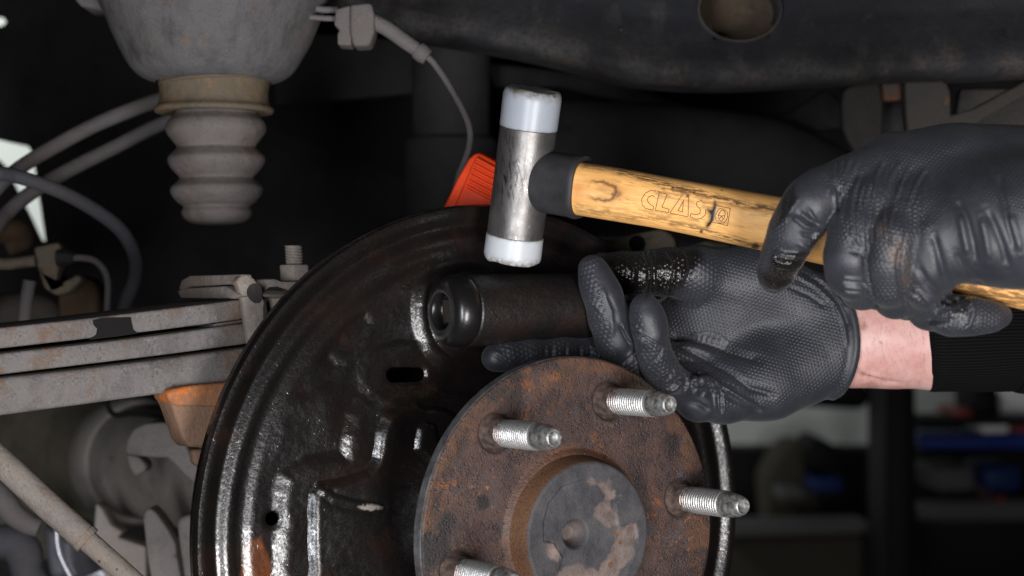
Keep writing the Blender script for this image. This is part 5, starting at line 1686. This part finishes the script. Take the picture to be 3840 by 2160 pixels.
# axle: stepped tube behind the plate
def build_axle():
    t = thing("rear_axle", "dusty brown grey axle tube with welded brackets behind the plate", "axle", PLATE - 0.3 * un)
    make("tube", lathe([(0.030, -0.012), (0.036, -0.02), (0.0365, -0.40), (0.0375, -0.42), (0.0380, -0.436)], PLATE, un, 120, uu), "dust_axle", t, angle=30)
    make("collar", lathe([(0.036, -0.428), (0.0405, -0.430), (0.0425, -0.434), (0.0430, -0.452), (0.0415, -0.457), (0.038, -0.458)], PLATE, un, 120, uu), "dust_axle", t, angle=30)
    V, Fc = lathe(spline([(0.038, -0.455), (0.042, -0.470), (0.048, -0.50), (0.062, -0.55), (0.083, -0.60), (0.10, -0.66), (0.105, -0.72)], 60), PLATE, un, 96, uu)
    make("differential_housing", (V, Fc), "dust_axle_dark", t, angle=180)
    z = Z(0, 1440, 2.0125)

    def pad(name, poly, d, th, mat="dust_axle_light", bev=0.003):
        make(name, prism([P(*z(x, y), d) for x, y in poly], (0.0, th, 0.0), bev, 3), mat, t)
    pad("hook_bracket", [(945, 500), (960, 420), (1010, 340), (1100, 300), (1220, 290), (1320, 310), (1380, 420), (1450, 560), (1560, 740), (1460, 748), (1370, 660), (1270, 556), (1180, 556), (1060, 545), (960, 530)], 1.035, 0.03)
    pad("hook_tab", [(945, 528), (1040, 545), (1110, 620), (1090, 670), (1015, 698), (975, 640)], 1.042, 0.02)
    pad("stop_bracket", [(1078, 1010), (1100, 950), (1140, 940), (1190, 990), (1260, 1090), (1320, 1200), (1365, 1480), (1140, 1480), (1110, 1300)], 1.0, 0.02, bev=0.004)
    pad("rib_bracket", [(1330, 1030), (1400, 990), (1600, 985), (1600, 1480), (1380, 1480), (1350, 1250)], 1.01, 0.02, bev=0.004)
    pad("saddle", [(720, 900), (770, 940), (830, 1060), (925, 1120), (880, 1160), (1100, 1230), (1100, 1480), (800, 1480), (700, 1180)], 1.10, 0.02, mat="dust_axle", bev=0.006)
    make("breather_hose", tube([P(*z(x, y), 1.10) for x, y in [(800, 120), (830, 200), (880, 235), (1000, 225), (1200, 245), (1350, 300)]], 20 / 2.0 * 1.1 / F, 12, 40), "underbody_black", t)
    quadpanel("floor_pan", "dull grey green floor pan glimpsed between leaf spring and axle", [(330, 1440), (760, 1440), (760, 1620), (330, 1620)], 1.30, "green_grey")
    # damper rod running across the corner
    d = 0.83
    t2 = thing("track_rod", "dusty grey diagonal rod with a stepped sleeve in the lower left corner", "rod", P(*z(650, 1175), d))
    pts = [(-200, 400), (100, 672), (375, 930), (650, 1172)]
    make("sleeve", tube([P(*z(x, y), d) for x, y in pts], 52 * d / F, 32, 60, smooth=False), "dust_rod", t2, angle=35)
    make("sleeve_lip", tube([P(*z(x, y), d) for x, y in [(628, 1152), (662, 1183)]], 55 * d / F, 32, 6, smooth=False), "dust_rod", t2, angle=35)
    make("rod", tube([P(*z(x, y), d) for x, y in [(600, 1128), (700, 1216), (950, 1440), (1300, 1755)]], 41 * d / F, 32, 40, smooth=False), "dust_rod", t2, angle=35)
    # alloy casting and the dark hoses in the corner
    tag(make("alloy_casting", prism([P(*z(x, y), 1.08) for x, y in [(300, 1050), (430, 1090), (540, 1180), (560, 1330), (620, 1480), (360, 1480), (330, 1300)]], (0.01, 0.05, 0), 0.008, 4), "alloy_dark"), "dark alloy casting with a bright edge behind the diagonal rod", "casting")
    tag(make("edge_highlight", tube([P(*z(x, y), 1.065) for x, y in [(428, 1080), (432, 1200), (460, 1310), (520, 1430), (560, 1520)]], [14 * 1.065 / F] * 5, 14, 40), "alloy"), "bright curved edge highlight of the casting, added as a strip", "strip")  # highlight along the casting's edge, put in as a brighter strip
    tag(make("alloy_plate", prism([P(*z(x, y), 1.12) for x, y in [(500, 1190), (640, 1260), (820, 1440), (860, 1480), (560, 1480)]], (0, 0.02, 0), 0.003), "alloy"), "flat grey alloy plate under the diagonal rod", "plate")
    hose("corner_pipe", "dusty curved pipe in the lower left corner under the rod", "pipe", [(-80, 780, 1.0, 50), (20, 880, 1.0, 48), (100, 980, 1.0, 44), (200, 1050, 1.0, 40), (300, 1090, 1.0, 34)], "dust_hose", zz=z)
    hose("corner_boot", "blurred grey ribbed rubber boot in the bottom left corner", "boot", [(-60, 1180, 1.1, 60), (100, 1200, 1.1, 66), (180, 1280, 1.1, 70), (200, 1400, 1.1, 60), (260, 1520, 1.1, 60)], "dust_hose_dark", zz=z)



build_axle()

# blurred brake fittings at the left edge
def build_fitting():
    z = Z(0, 500, 2.0125)
    d = 1.02
    t = thing("brake_fitting", "brown rusty brake line bracket with a small grey pipe at the left edge", "bracket", P(*z(330, 1000), d))
    pz = lambda q, dd: [P(*z(x, y), dd) for x, y in q]
    make("bracket", prism(pz([(250, 860), (440, 820), (470, 900), (430, 1060), (420, 1150), (480, 1120), (590, 1060), (620, 1100), (520, 1200), (420, 1225), (330, 1170), (290, 1060)], d), (0, 0.02, 0), 0.003, 3), "dust_khaki", t)
    make("union", tube(pz([(-80, 975), (60, 985), (270, 960)], d), [44 / 2 * d / F] * 3, 18, 20), "dust_khaki", t)
    make("nut", tube(pz([(430, 940), (500, 940), (560, 945)], d), [66 / 2 * d / F, 62 / 2 * d / F, 40 / 2 * d / F], 6, 8), "bracket_dark", t)
    make("pipe", tube(pz([(520, 945), (620, 940), (720, 965), (790, 1040), (815, 1140), (812, 1260), (805, 1420)], d), [26 / 2 * d / F] * 7, 14, 60), "dust_hose", t)
    tag(make("rusty_casting", tube(pz([(-60, 760), (120, 730), (180, 800), (60, 860)], 1.10), [46 * d / F, 48 * d / F, 42 * d / F, 36 * d / F], 16, 40), "rust_brown"), "blurred brown casting under the bright gap at left edge", "casting")
    tag(make("rusty_lever", prism(pz([(430, 1130), (600, 1070), (700, 1110), (745, 1200), (745, 1460), (430, 1460)], 1.12), (0, 0.03, 0), 0.006, 3), "rust_brown"), "blurred brown lever between the small pipe and leaf spring", "lever")
    tag(make("grey_rod", tube(pz([(225, 1110), (195, 1280), (175, 1480)], 1.0), [24 * d / F] * 3, 16, 20), "dust_hose"), "short upright grey rod above the leaf spring at left", "rod")
    tag(make("dusty_housing", tube(pz([(-90, 1380), (90, 1340), (320, 1350), (480, 1470)], 1.14), [70 * d / F, 78 * d / F, 70 * d / F, 50 * d / F], 20, 40), "bracket_grey"), "blurred dusty housing above the leaf spring at the left edge", "housing")


build_fitting()

# strap and pipe glimpsed between the hammer handle and the lower glove
z = Z(2150, 580, 3.22)
tag(make("suspension_arm", prism([P(*z(x, y), 1.0) for x, y in [(250, 1060), (700, 965), (1060, 895), (1190, 960), (1245, 1060), (1230, 1160), (700, 1200), (300, 1160)]], (0.004, 0.03, 0), 0.002, 3), "dust_strap"), "khaki mottled strap with a dark hole under the hammer handle", "strap")
tag(make("bolt_hole", lathe([(0.0045, 0), (0.0042, 0.001), (0.00001, 0.0012)], P(*z(770, 1075), 0.9985), (0, -1, 0), 20), "underbody_black"), "dark round spot on the khaki strap under the hammer handle", "spot")
tag(make("tail_pipe", tube([P(*z(x, y), 1.14) for x, y in [(-300, 740), (100, 820), (500, 880), (800, 930), (1200, 990)]], [92 / 3.22 * 1.14 / F * 1.3] * 5, 24, 40), "dust_pipe"), "dull grey pipe between hammer handle and backing plate rim", "pipe")
tag(make("rear_strap", prism([P(*z(x, y), 1.02) for x, y in [(1450, 1090), (1600, 1040), (1800, 1060), (2100, 1180), (1450, 1180)]], (0, 0.02, 0), 0.002), "dust_strap"), "small tan strap end just above the lower glove's thumb", "strap")

# ================================================================== workshop far behind
def wob(name, o, kind="structure"):
    o["kind"] = kind
    return o


wall = make("wall", boxm((0, 3.62, 0.2), 4.0, 0.05, 2.2, 0.0), "wall_paint", angle=30)
wall["kind"] = "structure"
floor = make("floor", boxm((0, 1.6, -1.32), 4.0, 2.4, 0.05, 0.0), "floor_paint", angle=30)
floor["kind"] = "structure"
z7 = Z(2500, 1200, 1.51)


def wq(name, label, cat, poly, d, mat, thick=0.15, bev=0.012, group=None):
    o = make(name, prism([P(*z7(x, y), d) for x, y in poly], (0, thick, 0), bev, 3), mat)
    return tag(o, label, cat, group)


wq("shelf_post", "black upright post dividing the blurred workshop shelves", "post", [(1242, 200), (1418, 200), (1418, 1700), (1242, 1700)], 2.7, "black_paint")
wq("hanging_panel", "dark slanted panel hanging in front of the grey workshop wall", "panel", [(760, 330), (1250, 330), (1120, 510), (730, 490)], 2.9, "black_paint")
wq("cabinet", "dark cabinet under the grey workshop wall", "cabinet", [(330, 735), (1250, 735), (1250, 1190), (330, 1190)], 3.45, "black_paint")
wq("bench_edge", "grey bench edge low behind the wheel studs", "bench", [(300, 1180), (1190, 1168), (1190, 1212), (300, 1240)], 2.9, "grey_paint")
wq("tool_chest", "dark low chest below the grey bench edge", "chest", [(300, 1242), (1240, 1214), (1240, 1700), (300, 1700)], 2.95, "brown_paint")
wq("machine", "brownish blurred machine standing on the bench", "machine", [(580, 1180), (560, 900), (640, 760), (700, 700), (800, 690), (800, 880), (860, 980), (900, 1180)], 3.2, "brown_paint")
wq("power_tool", "black lump on top of the brownish blurred machine", "tool", [(790, 760), (810, 690), (860, 660), (920, 690), (1000, 740), (1000, 860), (800, 860)], 3.15, "black_paint")
wq("pale_box", "small dull olive box in front of the blurred machine", "box", [(640, 960), (800, 960), (800, 1030), (640, 1030)], 3.1, "grey_paint")
wq("storage_bin", "small blue bin left of the black post", "bin", [(820, 905), (1010, 900), (1010, 990), (830, 990)], 3.1, "blue_dim", group="blue bins on the workshop shelves")
wq("storage_bin", "blue bin on the lower shelf near the right edge", "bin", [(1780, 830), (2020, 820), (2010, 975), (1800, 980)], 3.0, "blue_dim", group="blue bins on the workshop shelves")
wq("storage_bin", "wide blue tray along the upper shelf right of the post", "bin", [(1425, 655), (1800, 660), (2200, 620), (2200, 735), (1800, 735), (1425, 735)], 3.0, "blue_plastic", group="blue bins on the workshop shelves")
wq("steel_locker", "black locker standing behind the shelf right of the post", "locker", [(1425, 560), (2300, 560), (2300, 1700), (1425, 1700)], 3.4, "black_paint")
wq("grey_box", "grey box beside the blue bin on the lower shelf", "box", [(1500, 835), (1755, 828), (1755, 975), (1520, 980)], 3.0, "grey_dim")
wq("shelf_board", "dark shelf board under the white carton at right", "shelf", [(1425, 560), (2300, 570), (2300, 600), (1425, 600)], 2.95, "black_paint")
wq("pale_carton", "pale carton beside the right picture edge above the blue tray", "carton", [(1900, 380), (2200, 380), (2200, 560), (1900, 560)], 3.1, "pale_paint")
wq("pale_tub", "low pale tub on the shelf right of the post", "tub", [(1770, 590), (1960, 590), (1950, 640), (1790, 645)], 2.97, "pale_paint")
wq("black_case", "black case standing on the upper shelf at right", "case", [(1745, 380), (1890, 380), (1890, 555), (1745, 555)], 3.05, "black_paint")
wq("red_lid", "small red lid beside the black case", "lid", [(1640, 510), (1740, 505), (1745, 555), (1640, 555)], 3.0, "red_plastic", group="red bits on the shelves")
wq("red_lid", "red lid at the right edge above the blue tray", "lid", [(1960, 610), (2100, 590), (2100, 640), (1960, 640)], 2.94, "red_plastic", group="red bits on the shelves")
wq("red_lid", "tiny red lid under the lower blue bin", "lid", [(1870, 1000), (1930, 1000), (1925, 1040), (1880, 1040)], 3.0, "red_plastic", group="red bits on the shelves")
tag(make("fluid_can", tube([P(*z7(x, y), 3.05) for x, y in [(1440, 1080), (1480, 1078), (1900, 1075), (2250, 1075)]], [30 * 3.05 / F, 40 * 3.05 / F, 42 * 3.05 / F, 40 * 3.05 / F], 24, 40), "grey_dim"), "long grey canister lying on the lowest shelf at right", "canister")
print("objects", len(bpy.data.objects), "tris", sum(len(o.data.loop_triangles) or len(o.data.polygons) for o in bpy.data.objects if o.type == 'MESH'))
